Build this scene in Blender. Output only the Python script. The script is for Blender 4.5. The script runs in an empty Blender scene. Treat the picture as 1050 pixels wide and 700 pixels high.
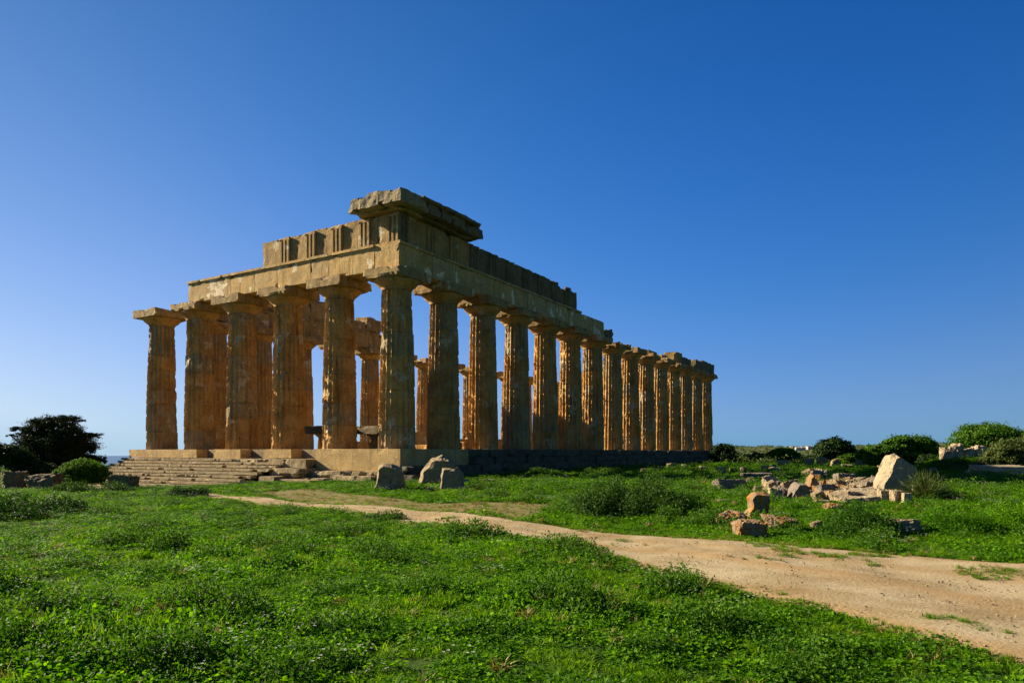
import bpy, math, random
import numpy as np
from mathutils import Vector, Matrix, noise

random.seed(11)
RNG = np.random.default_rng(11)
S = bpy.context.scene
COL = S.collection
R = math.radians

# ------------------------------------------------------------------ camera
EYE = 1.70
CX, CY = 27.70, -32.55
YAW = 0.543
F = 722.0
PY = 463.0
cam_d = bpy.data.cameras.new('camera')
cam = bpy.data.objects.new('camera', cam_d)
COL.objects.link(cam)
cam.location = (CX, CY, EYE)
cam.rotation_euler = (R(90), 0.0, YAW)
cam_d.sensor_width = 36.0
cam_d.lens = F / 1050.0 * 36.0
cam_d.shift_y = (PY - 350.0) / 1050.0
cam_d.clip_start = 0.1
cam_d.clip_end = 60000.0
S.camera = cam

# ------------------------------------------------------------------ light
ALPHA = R(79)                # azimuth of the sun, from -Y towards -X
ELEV = R(26)
sun_dir = Vector((-math.sin(ALPHA) * math.cos(ELEV), -math.cos(ALPHA) * math.cos(ELEV), math.sin(ELEV)))
W = bpy.data.worlds.new('World')
S.world = W
W.use_nodes = True
wn = W.node_tree
wn.nodes.clear()
wo = wn.nodes.new('ShaderNodeOutputWorld')
wb = wn.nodes.new('ShaderNodeBackground')
wb.inputs['Strength'].default_value = 0.1
sky = wn.nodes.new('ShaderNodeTexSky')
sky.sky_type = 'NISHITA'
sky.sun_disc = False
sky.sun_elevation = ELEV
sky.sun_rotation = math.atan2(sun_dir.x, sun_dir.y)
sky.altitude = 1500
sky.air_density = 1.0
sky.dust_density = 0.1
sky.ozone_density = 6.0
# deep, saturated blue of a polarised clear sky: per-channel response of the Nishita sky, a little
# stronger towards the sun and near the horizon (functions of the world direction only)
EXPO = 1.6


def wmath(op, a, b=None):
    n = wn.nodes.new('ShaderNodeMath'); n.operation = op
    for i, v in enumerate((a, b)):
        if v is None: continue
        if isinstance(v, (int, float)): n.inputs[i].default_value = v
        else: wn.links.new(v, n.inputs[i])
    return n.outputs[0]


sp = wn.nodes.new('ShaderNodeSeparateColor'); wn.links.new(sky.outputs[0], sp.inputs[0])
wtc = wn.nodes.new('ShaderNodeTexCoord')
wdot = wn.nodes.new('ShaderNodeVectorMath'); wdot.operation = 'DOT_PRODUCT'
wn.links.new(wtc.outputs['Generated'], wdot.inputs[0]); wdot.inputs[1].default_value = tuple(sun_dir)
wsep = wn.nodes.new('ShaderNodeSeparateXYZ'); wn.links.new(wtc.outputs['Generated'], wsep.inputs[0])
wz = wmath('MAXIMUM', wsep.outputs['Z'], 0.0)
wr = wmath('MAXIMUM', sp.outputs[0], 1e-3); wbl = wmath('MAXIMUM', sp.outputs[2], 1e-3)
wcc = wn.nodes.new('ShaderNodeCombineColor')
chans = []
for ch, (a, pr, pb, pc, pe) in enumerate(((-5.965, 0.602, 2.065, 0.449, 0.048), (-2.153, 0.142, 0.606, 0.446, -1.288), (-0.509, -0.298, 0.286, 0.477, -1.928))):
    v = wmath('MULTIPLY', wmath('POWER', wr, pr), wmath('POWER', wbl, pb))
    ex = wmath('EXPONENT', wmath('ADD', wmath('ADD', wmath('MULTIPLY', wdot.outputs['Value'], pc), wmath('MULTIPLY', wz, pe)), a + math.log(10 / 2**EXPO)))
    chv = wmath('MULTIPLY', v, ex)
    chans.append(chv)
cg_ = wmath('MINIMUM', chans[1], wmath('MULTIPLY', chans[2], .80))
cr_ = wmath('MINIMUM', chans[0], wmath('MULTIPLY', wmath('POWER', wmath('MULTIPLY', cg_, 2**EXPO / 10), 1.6), 9.2 / 2**EXPO))
for k_, cv in enumerate((cr_, cg_, chans[2])):
    wn.links.new(wmath('MINIMUM', cv, 10 / 2**EXPO), wcc.inputs[k_])
wn.links.new(wcc.outputs[0], wb.inputs['Color'])
wn.links.new(wb.outputs[0], wo.inputs['Surface'])

sl = bpy.data.lights.new('sun', 'SUN')
sl.energy = 5.0
sl.angle = R(0.55)
sl.color = (1.0, 0.86, 0.66)
so = bpy.data.objects.new('sun', sl)
COL.objects.link(so)
so.rotation_euler = (-sun_dir).to_track_quat('-Z', 'Y').to_euler()
so.location = (-60, -20, 60)

S.view_settings.view_transform = 'Standard'
S.view_settings.look = 'None'
S.view_settings.gamma = 1.0
S.view_settings.use_curve_mapping = False
S.view_settings.exposure = EXPO

# ------------------------------------------------------------------ helpers
FW = np.array([-math.sin(YAW), math.cos(YAW)])
RT = np.array([math.cos(YAW), math.sin(YAW)])


def smooth(a, b, t):
    t = np.clip((t - a) / (b - a), 0, 1)
    return t * t * (3 - 2 * t)


CP = np.array([(27, -33, 0), (25, -22, 0), (14, -18, -.02), (33, -22, .02), (5, -4.5, .22), (14, 3, .22), (22, 12, .22), (34, 0, .2),
               (48, 8, .35), (10, 25, .2), (8, 45, .2), (10, 70, .1), (35, 60, .2), (70, 30, .6), (-10, -7, -.62), (-25, -8, -.8),
               (-8, -20, -.3), (0, -12, -.1), (-42, -8, -.7), (-42, 20, -.9), (-40, -35, -.5), (10, -40, 0), (-5, -30, -.2),
               (-40, 60, -1.2), (60, 70, .4), (2, -8, .05), (40, -30, 0.0), (60, -10, .3)], float)


def GZ(x, y):
    x = np.atleast_1d(np.asarray(x, float)); y = np.atleast_1d(np.asarray(y, float))
    d2 = (x[:, None] - CP[None, :, 0])**2 + (y[:, None] - CP[None, :, 1])**2
    w = np.exp(-d2 / (2 * 7.0**2)) + 1e-5 / (1 + d2)
    z = (w * CP[None, :, 2]).sum(1) / w.sum(1)
    z += 0.04 * np.sin(x * .55 + 1.3) * np.sin(y * .47 + .4) + 0.025 * np.sin(x * 1.3 + y * .9)
    dx = x - CX; dy = y - CY
    dist = np.hypot(dx, dy)
    bd = dx * FW[0] + dy * FW[1]; br = dx * RT[0] + dy * RT[1]
    bu = br / np.maximum(bd, 1.0)
    z += .85 * smooth(48.8, 50.2, bd + .5 * np.sin(br * .8)) * smooth(72, 56, bd) * smooth(.56, .61, bu) * (bd > 1)
    lat = (dx * RT[0] + dy * RT[1]) / np.maximum(dist, .1)     # -1 left, +1 right
    fall = smooth(110, 520, dist)
    left = smooth(-.15, -.42, lat)
    z = z - fall * (left * 60 + (1 - left) * 13)
    hill = smooth(700, 2600, dist) * (1 - left)
    hz = 33 + 7 * np.sin(dx * .0011 + 1.0) * np.cos(dy * .0007) + 4 * np.sin(dx * .0043 + .7) + 3 * np.sin(dx * .011 + dy * .006) + 1.6 * np.sin(dx * .031 + 2)
    z = z + hill * hz
    return z


def gz(x, y):
    return float(GZ(x, y)[0])


def ray(px, d):
    u = (px - 525.0) / F
    return CX + d * (FW[0] + u * RT[0]), CY + d * (FW[1] + u * RT[1])


def at(px, py):
    """ground point seen at a photograph pixel -> x, y, z, depth"""
    lo, hi = 2.0, 400.0
    for d in np.concatenate([np.arange(2, 60, .25), np.arange(60, 400, 2)]):
        x, y = ray(px, d)
        zr = EYE - (py - PY) / F * d
        if zr <= gz(x, y):
            hi = d; lo = max(2.0, d - (2 if d > 60 else .25)); break
    for _ in range(18):
        m = (lo + hi) / 2
        x, y = ray(px, m)
        if EYE - (py - PY) / F * m <= gz(x, y): hi = m
        else: lo = m
    x, y = ray(px, hi)
    return x, y, gz(x, y), hi


def mesh(name, v, f, mat=None, smooth_=False, attr=None):
    me = bpy.data.meshes.new(name)
    if isinstance(f, np.ndarray):
        v = np.asarray(v, np.float32)
        n, k = f.shape
        me.vertices.add(len(v)); me.vertices.foreach_set('co', v.ravel())
        me.loops.add(n * k); me.loops.foreach_set('vertex_index', f.astype(np.int32).ravel())
        me.polygons.add(n); me.polygons.foreach_set('loop_start', np.arange(0, n * k, k, dtype=np.int32))
        me.update(calc_edges=True)
    else:
        me.from_pydata([tuple(p) for p in v], [], f)
        me.update()
    me.polygons.foreach_set('use_smooth', np.full(len(me.polygons), bool(smooth_)))
    if attr:
        for k_, val in attr.items():
            a = me.attributes.new(k_, 'FLOAT', 'POINT')
            a.data.foreach_set('value', np.asarray(val, np.float32))
    if mat: me.materials.append(mat)
    return me


def obj(name, me, parent=None, loc=(0, 0, 0), rot=(0, 0, 0)):
    o = bpy.data.objects.new(name, me)
    COL.objects.link(o)
    o.location = loc; o.rotation_euler = rot
    if parent: o.parent = parent
    return o


def tag(o, label=None, cat=None, group=None, kind=None):
    if label: o['label'] = label
    if cat: o['category'] = cat
    if group: o['group'] = group
    if kind: o['kind'] = kind
    return o


def empty(name, loc=(0, 0, 0), rz=0):
    o = bpy.data.objects.new(name, None)
    COL.objects.link(o); o.location = loc; o.rotation_euler = (0, 0, rz)
    o.empty_display_size = .3
    return o


def nz(p, s=1.0):
    return noise.noise(Vector(p) * s)


def nvec(p, s):
    return noise.noise_vector(Vector(p) * s)


# ------------------------------------------------------------------ materials
def nodes(name):
    m = bpy.data.materials.new(name); m.use_nodes = True
    nt = m.node_tree; nt.nodes.clear()
    out = nt.nodes.new('ShaderNodeOutputMaterial')
    b = nt.nodes.new('ShaderNodeBsdfPrincipled')
    nt.links.new(b.outputs[0], out.inputs['Surface'])
    return m, nt, out, b


def N(nt, t, **kw):
    n = nt.nodes.new(t)
    for k, v in kw.items():
        if k in n.inputs: n.inputs[k].default_value = v
        else: setattr(n, k, v)
    return n


def ramp(nt, src, stops):
    r = nt.nodes.new('ShaderNodeValToRGB')
    e = r.color_ramp.elements
    while len(e) < len(stops): e.new(.5)
    for i, (p, c) in enumerate(stops):
        e[i].position = p; e[i].color = (*c, 1)
    nt.links.new(src, r.inputs['Fac'])
    return r.outputs['Color']


def mix(nt, a, b, fac, mode='MIX'):
    m = nt.nodes.new('ShaderNodeMix'); m.data_type = 'RGBA'; m.blend_type = mode
    for s, v in ((m.inputs['Factor'], fac), (m.inputs['A'], a), (m.inputs['B'], b)):
        if hasattr(v, 'is_linked') or hasattr(v, 'links'): nt.links.new(v, s)
        elif isinstance(v, (int, float)): s.default_value = v
        else: s.default_value = (*v, 1)
    return m.outputs['Result']


def vmap(nt, src, a, b, lo=0., hi=1.):
    m = nt.nodes.new('ShaderNodeMapRange'); m.clamp = True
    m.inputs['From Min'].default_value = a; m.inputs['From Max'].default_value = b
    m.inputs['To Min'].default_value = lo; m.inputs['To Max'].default_value = hi
    nt.links.new(src, m.inputs['Value'])
    return m.outputs['Result']


def stone(name, c_main, c_alt, c_grey, c_dark, grey=.5, sc=.7, bump=.6, tintattr=True, lichen=None, stain=True, joints=False, pale=None):
    m, nt, out, b = nodes(name)
    tc = N(nt, 'ShaderNodeTexCoord')
    oi = N(nt, 'ShaderNodeObjectInfo')
    va = N(nt, 'ShaderNodeVectorMath', operation='MULTIPLY_ADD')
    nt.links.new(tc.outputs['Object'], va.inputs[0]); va.inputs[1].default_value = (1, 1, 1)
    cmb = N(nt, 'ShaderNodeVectorMath', operation='SCALE'); cmb.inputs[0].default_value = (37, 61, 23)
    nt.links.new(oi.outputs['Random'], cmb.inputs['Scale'])
    nt.links.new(cmb.outputs[0], va.inputs[2])
    P = va.outputs[0]
    n1 = N(nt, 'ShaderNodeTexNoise', Scale=sc, Detail=6.0, Roughness=.6); nt.links.new(P, n1.inputs['Vector'])
    n2 = N(nt, 'ShaderNodeTexNoise', Scale=sc * 3.1, Detail=8.0, Roughness=.7); nt.links.new(P, n2.inputs['Vector'])
    n3 = N(nt, 'ShaderNodeTexNoise', Scale=9.0, Detail=8.0, Roughness=.75); nt.links.new(P, n3.inputs['Vector'])
    vo = N(nt, 'ShaderNodeTexVoronoi', Scale=11.0); nt.links.new(P, vo.inputs['Vector'])
    c = ramp(nt, n1.outputs['Fac'], [(.32, c_alt), (.5, c_main), (.68, tuple(x * 1.15 for x in c_main))])
    g = vmap(nt, n2.outputs['Fac'], .46, .62, 0, grey)
    if tintattr:
        at_ = N(nt, 'ShaderNodeAttribute', attribute_name='tint')
        ad = N(nt, 'ShaderNodeMath', operation='ADD', use_clamp=True)
        nt.links.new(g, ad.inputs[0]); nt.links.new(at_.outputs['Fac'], ad.inputs[1]); g = ad.outputs[0]
    c = mix(nt, c, c_grey, g)
    if stain:      # rain streaks, stretched vertically
        mp = N(nt, 'ShaderNodeMapping'); mp.inputs['Scale'].default_value = (3.2, 3.2, .28)
        nt.links.new(P, mp.inputs['Vector'])
        n4 = N(nt, 'ShaderNodeTexNoise', Scale=1.0, Detail=6.0, Roughness=.65); nt.links.new(mp.outputs[0], n4.inputs['Vector'])
        c = mix(nt, c, c_dark, vmap(nt, n4.outputs['Fac'], .53, .72, 0, .75))
    c = mix(nt, c, c_dark, vmap(nt, n3.outputs['Fac'], .53, .66, 0, .8))
    n6 = N(nt, 'ShaderNodeTexNoise', Scale=sc * 1.7, Detail=3.0, Distortion=.6); nt.links.new(P, n6.inputs['Vector'])
    c = mix(nt, c, tuple(x * .62 for x in c_alt), vmap(nt, n6.outputs['Fac'], .52, .60, 0, .35))
    c = mix(nt, c, tuple(min(1, x * 1.5) for x in c_grey), vmap(nt, n3.outputs['Fac'], .42, .30, 0, .5))
    if pale:       # bare pale patches where the crust has fallen, with a pitted surface
        n7 = N(nt, 'ShaderNodeTexNoise', Scale=.75, Detail=9.0, Roughness=.62); nt.links.new(P, n7.inputs['Vector'])
        pf = vmap(nt, n7.outputs['Fac'], .60, .63, 0, 1)
        pm = N(nt, 'ShaderNodeMath', operation='MULTIPLY'); nt.links.new(pf, pm.inputs[0]); nt.links.new(vmap(nt, n3.outputs['Fac'], .62, .45, .15, 1), pm.inputs[1])
        c = mix(nt, c, pale, pm.outputs[0])
    if lichen:
        n5 = N(nt, 'ShaderNodeTexNoise', Scale=4.5, Detail=5.0); nt.links.new(P, n5.inputs['Vector'])
        c = mix(nt, c, lichen, vmap(nt, n5.outputs['Fac'], .5, .6, 0, .85))
    nt.links.new(c, b.inputs['Base Color'])
    b.inputs['Roughness'].default_value = .92
    b.inputs['Specular IOR Level'].default_value = .2
    h = N(nt, 'ShaderNodeMath', operation='ADD')
    nt.links.new(n3.outputs['Fac'], h.inputs[0])
    pv = vmap(nt, vo.outputs['Distance'], 0.0, .35, -.35, 0)
    nt.links.new(pv, h.inputs[1])
    bp = N(nt, 'ShaderNodeBump', Strength=min(1, bump * 1.3), Distance=.09)
    nt.links.new(h.outputs[0], bp.inputs['Height']); nt.links.new(bp.outputs[0], b.inputs['Normal'])
    return m


M = {}
M['column'] = stone('column_stone', (0.541, 0.295, 0.077), (0.392, 0.174, 0.030), (0.311, 0.249, 0.131), (0.052, 0.035, 0.013), grey=.6, bump=.9, pale=(0.530, 0.441, 0.273))
M['smooth'] = stone('dressed_stone', (0.505, 0.320, 0.101), (0.421, 0.241, 0.064), (0.378, 0.302, 0.155), (0.113, 0.081, 0.034), grey=.5, sc=.6, bump=.6, stain=True, pale=(0.772, 0.675, 0.438))
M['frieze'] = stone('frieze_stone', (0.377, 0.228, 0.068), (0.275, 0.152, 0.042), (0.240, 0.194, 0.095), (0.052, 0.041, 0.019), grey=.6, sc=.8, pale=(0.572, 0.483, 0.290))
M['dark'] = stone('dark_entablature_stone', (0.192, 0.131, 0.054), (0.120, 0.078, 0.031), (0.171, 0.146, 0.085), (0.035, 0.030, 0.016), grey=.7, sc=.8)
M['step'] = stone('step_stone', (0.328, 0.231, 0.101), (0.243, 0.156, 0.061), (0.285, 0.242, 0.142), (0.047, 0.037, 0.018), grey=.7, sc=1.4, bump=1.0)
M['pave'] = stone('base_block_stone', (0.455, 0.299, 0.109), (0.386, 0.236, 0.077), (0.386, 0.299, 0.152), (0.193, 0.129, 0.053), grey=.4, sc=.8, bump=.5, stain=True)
M['mossy'] = stone('mossy_step_stone', (0.106, 0.086, 0.044), (0.069, 0.060, 0.029), (0.138, 0.120, 0.077), (0.022, 0.022, 0.011), grey=.5, sc=1.1, bump=1.0)  # flank step stone, darkened so its colour carries the shade on that side
M['rubble'] = stone('rubble_stone', (0.297, 0.215, 0.109), (0.241, 0.161, 0.072), (0.225, 0.199, 0.128), (0.056, 0.046, 0.027), grey=.6, sc=1.3, bump=1.0, stain=False)
M['pale'] = stone('pale_rock_stone', (0.379, 0.287, 0.163), (0.299, 0.214, 0.113), (0.306, 0.265, 0.174), (0.081, 0.068, 0.038), grey=.4, sc=1.0, bump=1.0, stain=False)
M['lichen'] = stone('lichen_stone', (0.286, 0.185, 0.092), (0.227, 0.126, 0.046), (0.218, 0.181, 0.126), (0.042, 0.034, 0.021), grey=.5, sc=1.4, bump=1.2, lichen=(0.353, 0.143, 0.013), stain=False)
M['grey'] = stone('grey_stone', (0.200, 0.156, 0.104), (0.144, 0.108, 0.068), (0.184, 0.164, 0.132), (0.040, 0.036, 0.024), grey=.7, sc=1.3, bump=1.0, stain=False)


def leaf_mat(name, c1, c2, c3, trans=.35, rough=.55, spec=.3):
    m, nt, out, b = nodes(name)
    a = N(nt, 'ShaderNodeAttribute', attribute_name='tint')
    oi = N(nt, 'ShaderNodeObjectInfo')
    ad = N(nt, 'ShaderNodeMath', operation='MULTIPLY_ADD'); ad.inputs[1].default_value = .45
    nt.links.new(oi.outputs['Random'], ad.inputs[0]); nt.links.new(a.outputs['Fac'], ad.inputs[2])
    c = ramp(nt, ad.outputs[0], [(.1, c1), (.65, c2), (1.3 / 1.45, c3)])
    nt.links.new(c, b.inputs['Base Color'])
    b.inputs['Roughness'].default_value = rough
    b.inputs['Specular IOR Level'].default_value = spec
    t = N(nt, 'ShaderNodeBsdfTranslucent')
    c2_ = mix(nt, c, (1.0, 1.0, .25), .35, 'MULTIPLY'); nt.links.new(c2_, t.inputs['Color'])
    mx = N(nt, 'ShaderNodeMixShader'); mx.inputs[0].default_value = trans
    nt.links.new(b.outputs[0], mx.inputs[1]); nt.links.new(t.outputs[0], mx.inputs[2])
    nt.links.new(mx.outputs[0], out.inputs['Surface'])
    return m


M['leaf'] = leaf_mat('meadow_leaf', (.020, .080, .0008), (.068, .190, .0015), (.145, .31, .003), .55, .6, .12)
M['blade'] = leaf_mat('grass_blade', (.035, .105, .001), (.082, .195, .002), (.17, .30, .006), .55, .6, .12)
M['weed'] = leaf_mat('weed_leaf', (.014, .050, .002), (.040, .115, .003), (.095, .20, .007), .42, .6, .15)
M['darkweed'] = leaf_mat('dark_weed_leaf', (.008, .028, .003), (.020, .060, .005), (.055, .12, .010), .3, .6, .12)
M['dry'] = leaf_mat('dry_grass', (.13, .11, .02), (.20, .16, .035), (.28, .21, .06), .3)
M['pine'] = leaf_mat('pine_needle', (.006, .013, .004), (.012, .024, .006), (.022, .040, .009), .12, .6, .1)
M['bush'] = leaf_mat('bush_leaf', (.022, .066, .003), (.055, .135, .006), (.11, .21, .009), .35, .6, .12)
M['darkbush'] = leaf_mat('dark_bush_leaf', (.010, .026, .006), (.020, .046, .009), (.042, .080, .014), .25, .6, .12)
M['olive'] = leaf_mat('scrub_leaf', (.026, .040, .010), (.050, .072, .016), (.085, .115, .024), .3, .6, .12)
M['petal'] = leaf_mat('white_petal', (.45, .45, .4), (.5, .5, .45), (.6, .6, .52), .3)
M['yellow'] = leaf_mat('yellow_petal', (.6, .5, .05), (.7, .6, .08), (.75, .65, .1), .3)
m, nt, out, b = nodes('bark'); M['bark'] = m
n1 = N(nt, 'ShaderNodeTexNoise', Scale=6.0, Detail=6.0)
nt.links.new(ramp(nt, n1.outputs['Fac'], [(.3, (.035, .025, .018)), (.7, (.12, .09, .065))]), b.inputs['Base Color'])
b.inputs['Roughness'].default_value = .95


# ------------------------------------------------------------------ generic builders
def box_grid(x0, x1, y0, y1, z0, z1, seg):
    """subdivided box, shared vertices"""
    nx = max(1, int(round((x1 - x0) / seg))); ny = max(1, int(round((y1 - y0) / seg))); nzz = max(1, int(round((z1 - z0) / seg)))
    idx = {}; V = []; Fc = []

    def vi(i, j, k):
        q = (i, j, k)
        if q not in idx:
            idx[q] = len(V)
            V.append((x0 + (x1 - x0) * i / nx, y0 + (y1 - y0) * j / ny, z0 + (z1 - z0) * k / nzz))
        return idx[q]
    for i in range(nx):
        for j in range(ny):
            Fc.append((vi(i, j, 0), vi(i, j + 1, 0), vi(i + 1, j + 1, 0), vi(i + 1, j, 0)))
            Fc.append((vi(i, j, nzz), vi(i + 1, j, nzz), vi(i + 1, j + 1, nzz), vi(i, j + 1, nzz)))
    for i in range(nx):
        for k in range(nzz):
            Fc.append((vi(i, 0, k), vi(i + 1, 0, k), vi(i + 1, 0, k + 1), vi(i, 0, k + 1)))
            Fc.append((vi(i, ny, k), vi(i, ny, k + 1), vi(i + 1, ny, k + 1), vi(i + 1, ny, k)))
    for j in range(ny):
        for k in range(nzz):
            Fc.append((vi(0, j, k), vi(0, j, k + 1), vi(0, j + 1, k + 1), vi(0, j + 1, k)))
            Fc.append((vi(nx, j, k), vi(nx, j + 1, k), vi(nx, j + 1, k + 1), vi(nx, j, k + 1)))
    return np.array(V), np.array(Fc)


def block_vf(x0, x1, y0, y1, z0, z1, seg=.3, rough=.02, chip=.08, chipf=.5, top=0.0, seed=0.0):
    V, Fc = box_grid(x0, x1, y0, y1, z0, z1, seg)
    c = np.array([(x0 + x1) / 2, (y0 + y1) / 2, (z0 + z1) / 2]); h = np.array([(x1 - x0) / 2, (y1 - y0) / 2, (z1 - z0) / 2])
    out = []
    for p in V:
        d = h - np.abs(p - c)                         # distance to each pair of faces
        ds = np.sort(d)
        q = p.copy()
        e = chip * min(1.2, max(0, nz(p + seed, 1.3) * 1.6 + nz(p + seed, 5) * .7 + (chipf - .45) * 2))  # chips along the edges
        if ds[1] < seg * .6 and e > 0:
            s = np.sign(p - c)
            w = (d < seg * .6)
            q -= s * w * e * (1.3 if w.all() else 1.0)
        nv = nvec(p + seed, 2.3)
        q += np.array(nv) * rough
        if top and p[2] > c[2]:
            q[2] -= top * max(0, .5 + nz((p[0] + seed, p[1], 0), .9)) * (p[2] - c[2]) / h[2]
        out.append(q)
    return np.array(out), Fc


def block(name, dims, mat, parent=None, tint=0.0, **kw):
    V, Fc = block_vf(*dims, **kw)
    me = mesh(name, V, Fc, mat, False, {'tint': np.full(len(V), tint)})
    return obj(name, me, parent)


def leaves(cen, size, aspect=.6, up=.3, tint=None, nrm=None, rng=RNG, bend=0.0):
    """diamond leaves as quads"""
    n = len(cen)
    a = rng.normal(size=(n, 3))
    if nrm is not None: a = a * .7 + nrm
    a[:, 2] += up
    a /= np.linalg.norm(a, axis=1)[:, None] + 1e-9
    t = rng.normal(size=(n, 3)); t -= (t * a).sum(1)[:, None] * a
    t /= np.linalg.norm(t, axis=1)[:, None] + 1e-9
    b_ = np.cross(a, t)
    s = (size * rng.uniform(.6, 1.3, n))[:, None]
    v = np.empty((n, 4, 3))
    v[:, 0] = cen - t * s * .5; v[:, 2] = cen + t * s * .5
    v[:, 1] = cen + b_ * s * aspect * .5 + a * s * .1; v[:, 3] = cen - b_ * s * aspect * .5 + a * s * .1
    f = np.arange(n * 4).reshape(n, 4)
    tn = np.repeat(tint if tint is not None else rng.random(n), 4)
    return v.reshape(-1, 3), f, tn


def tube(pts, rad, n=7):
    V = []; Fc = []
    pts = [Vector(p) for p in pts]
    for i, p in enumerate(pts):
        d = (pts[min(i + 1, len(pts) - 1)] - pts[max(i - 1, 0)]).normalized()
        u = d.orthogonal().normalized(); w = d.cross(u)
        for k in range(n):
            a = 2 * math.pi * k / n
            V.append(p + (u * math.cos(a) + w * math.sin(a)) * rad[i])
    for i in range(len(pts) - 1):
        for k in range(n):
            Fc.append((i * n + k, i * n + (k + 1) % n, (i + 1) * n + (k + 1) % n, (i + 1) * n + k))
    return [tuple(v) for v in V], Fc


def join(parts):
    V = []; Fc = []
    for v, f in parts:
        o = len(V); V += list(v); Fc += [tuple(i + o for i in q) for q in f]
    return V, Fc


# ================================================================== SETTING
# ---- ground: one sheet in rings round the viewpoint
def ground_sheet():
    rs = np.concatenate([np.arange(.5, 30, .45), np.arange(30, 80, 1.2), np.arange(80, 200, 6), np.geomspace(200, 9000, 70)])
    na = 360
    ang = np.linspace(0, 2 * np.pi, na, endpoint=False)
    X = CX + rs[:, None] * np.cos(ang); Y = CY + rs[:, None] * np.sin(ang)
    Z = GZ(X.ravel(), Y.ravel())
    V = np.stack([X.ravel(), Y.ravel(), Z], 1)
    V = np.vstack([[CX, CY, gz(CX, CY)], V])
    i = np.arange(len(rs) - 1)[:, None] * na; k = np.arange(na)[None]; k2 = (k + 1) % na
    Fq = np.stack([i + k, i + k2, i + na + k2, i + na + k], -1).reshape(-1, 4) + 1
    fl = [tuple(q) for q in Fq.tolist()] + [(0, 1 + a, 1 + (a + 1) % na) for a in range(na)]
    fl = [q[::-1] for q in fl[:0]] + fl
    return V, fl


m, nt, out, b = nodes('ground_soil'); M['ground'] = m
ge = N(nt, 'ShaderNodeNewGeometry')
n1 = N(nt, 'ShaderNodeTexNoise', Scale=.35, Detail=7.0, Roughness=.6); nt.links.new(ge.outputs['Position'], n1.inputs['Vector'])
n2 = N(nt, 'ShaderNodeTexNoise', Scale=7.0, Detail=6.0, Roughness=.7); nt.links.new(ge.outputs['Position'], n2.inputs['Vector'])
c = ramp(nt, n1.outputs['Fac'], [(.3, (.022, .045, .008)), (.55, (.035, .07, .010)), (.72, (.10, .095, .03))])
c = mix(nt, c, (.03, .03, .012), vmap(nt, n2.outputs['Fac'], .5, .7, 0, .6))
n3 = N(nt, 'ShaderNodeTexNoise', Scale=.012, Detail=8.0, Roughness=.65); nt.links.new(ge.outputs['Position'], n3.inputs['Vector'])
far = ramp(nt, n3.outputs['Fac'], [(.38, (.02, .045, .015)), (.5, (.06, .08, .03)), (.6, (.16, .14, .08)), (.7, (.05, .07, .03))])
dn = N(nt, 'ShaderNodeVectorMath', operation='DISTANCE'); nt.links.new(ge.outputs['Position'], dn.inputs[0]); dn.inputs[1].default_value = (0, 0, 0)
c = mix(nt, c, far, vmap(nt, dn.outputs['Value'], 120, 320))
ba = N(nt, 'ShaderNodeAttribute', attribute_name='bare')
bf = N(nt, 'ShaderNodeMath', operation='MULTIPLY'); nt.links.new(ba.outputs['Fac'], bf.inputs[0]); nt.links.new(vmap(nt, n2.outputs['Fac'], .62, .40, .45, 1), bf.inputs[1])
c = mix(nt, c, (.21, .165, .07), bf.outputs[0])
nt.links.new(c, b.inputs['Base Color']); b.inputs['Roughness'].default_value = 1.0; b.inputs['Specular IOR Level'].default_value = .05
bp = N(nt, 'ShaderNodeBump', Strength=.8, Distance=.08); nt.links.new(n2.outputs['Fac'], bp.inputs['Height']); nt.links.new(bp.outputs[0], b.inputs['Normal'])
V, Fc = ground_sheet()
GROUND = tag(obj('ground', mesh('ground', V, Fc, M['ground'], True)), kind='structure')

# ---- sea
m, nt, out, b = nodes('sea_water'); M['sea'] = m
b.inputs['Base Color'].default_value = (.02, .06, .12, 1); b.inputs['Roughness'].default_value = .35
n1 = N(nt, 'ShaderNodeTexNoise', Scale=.05, Detail=4.0)
bp = N(nt, 'ShaderNodeBump', Strength=.6, Distance=3.0); nt.links.new(n1.outputs['Fac'], bp.inputs['Height']); nt.links.new(bp.outputs[0], b.inputs['Normal'])
ang = np.linspace(0, 2 * np.pi, 97)[:-1]
rs = [40, 2000, 6000, 10000]
V = [(CX + r * math.cos(a), CY + r * math.sin(a), -48 if r < 50 else -48) for r in rs for a in ang]
Fc = [(i * 96 + k, i * 96 + (k + 1) % 96, (i + 1) * 96 + (k + 1) % 96, (i + 1) * 96 + k) for i in range(3) for k in range(96)]
tag(obj('sea', mesh('sea', V, Fc, M['sea'])), kind='structure')

# ---- path
FAR_E = [(207, 505), (250, 509.5), (300, 515), (400, 520), (480, 527), (545, 537), (600, 544), (650, 549), (700, 552), (760, 556), (850, 563), (950, 571), (1050, 577), (1200, 585), (1500, 600)]
NEAR_E = [(200, 509), (250, 515.5), (330, 523), (400, 534), (470, 544), (540, 554), (600, 568), (650, 579), (700, 592), (800, 618), (880, 642), (960, 662), (1050, 684), (1200, 720), (1500, 790)]
fe = np.array([at(*p)[:2] for p in FAR_E]); ne = np.array([at(*p)[:2] for p in NEAR_E])


def resample(P, n):
    d = np.r_[0, np.cumsum(np.hypot(*np.diff(P, axis=0).T))]
    t = np.linspace(0, d[-1], n)
    return np.stack([np.interp(t, d, P[:, 0]), np.interp(t, d, P[:, 1])], 1)


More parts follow.
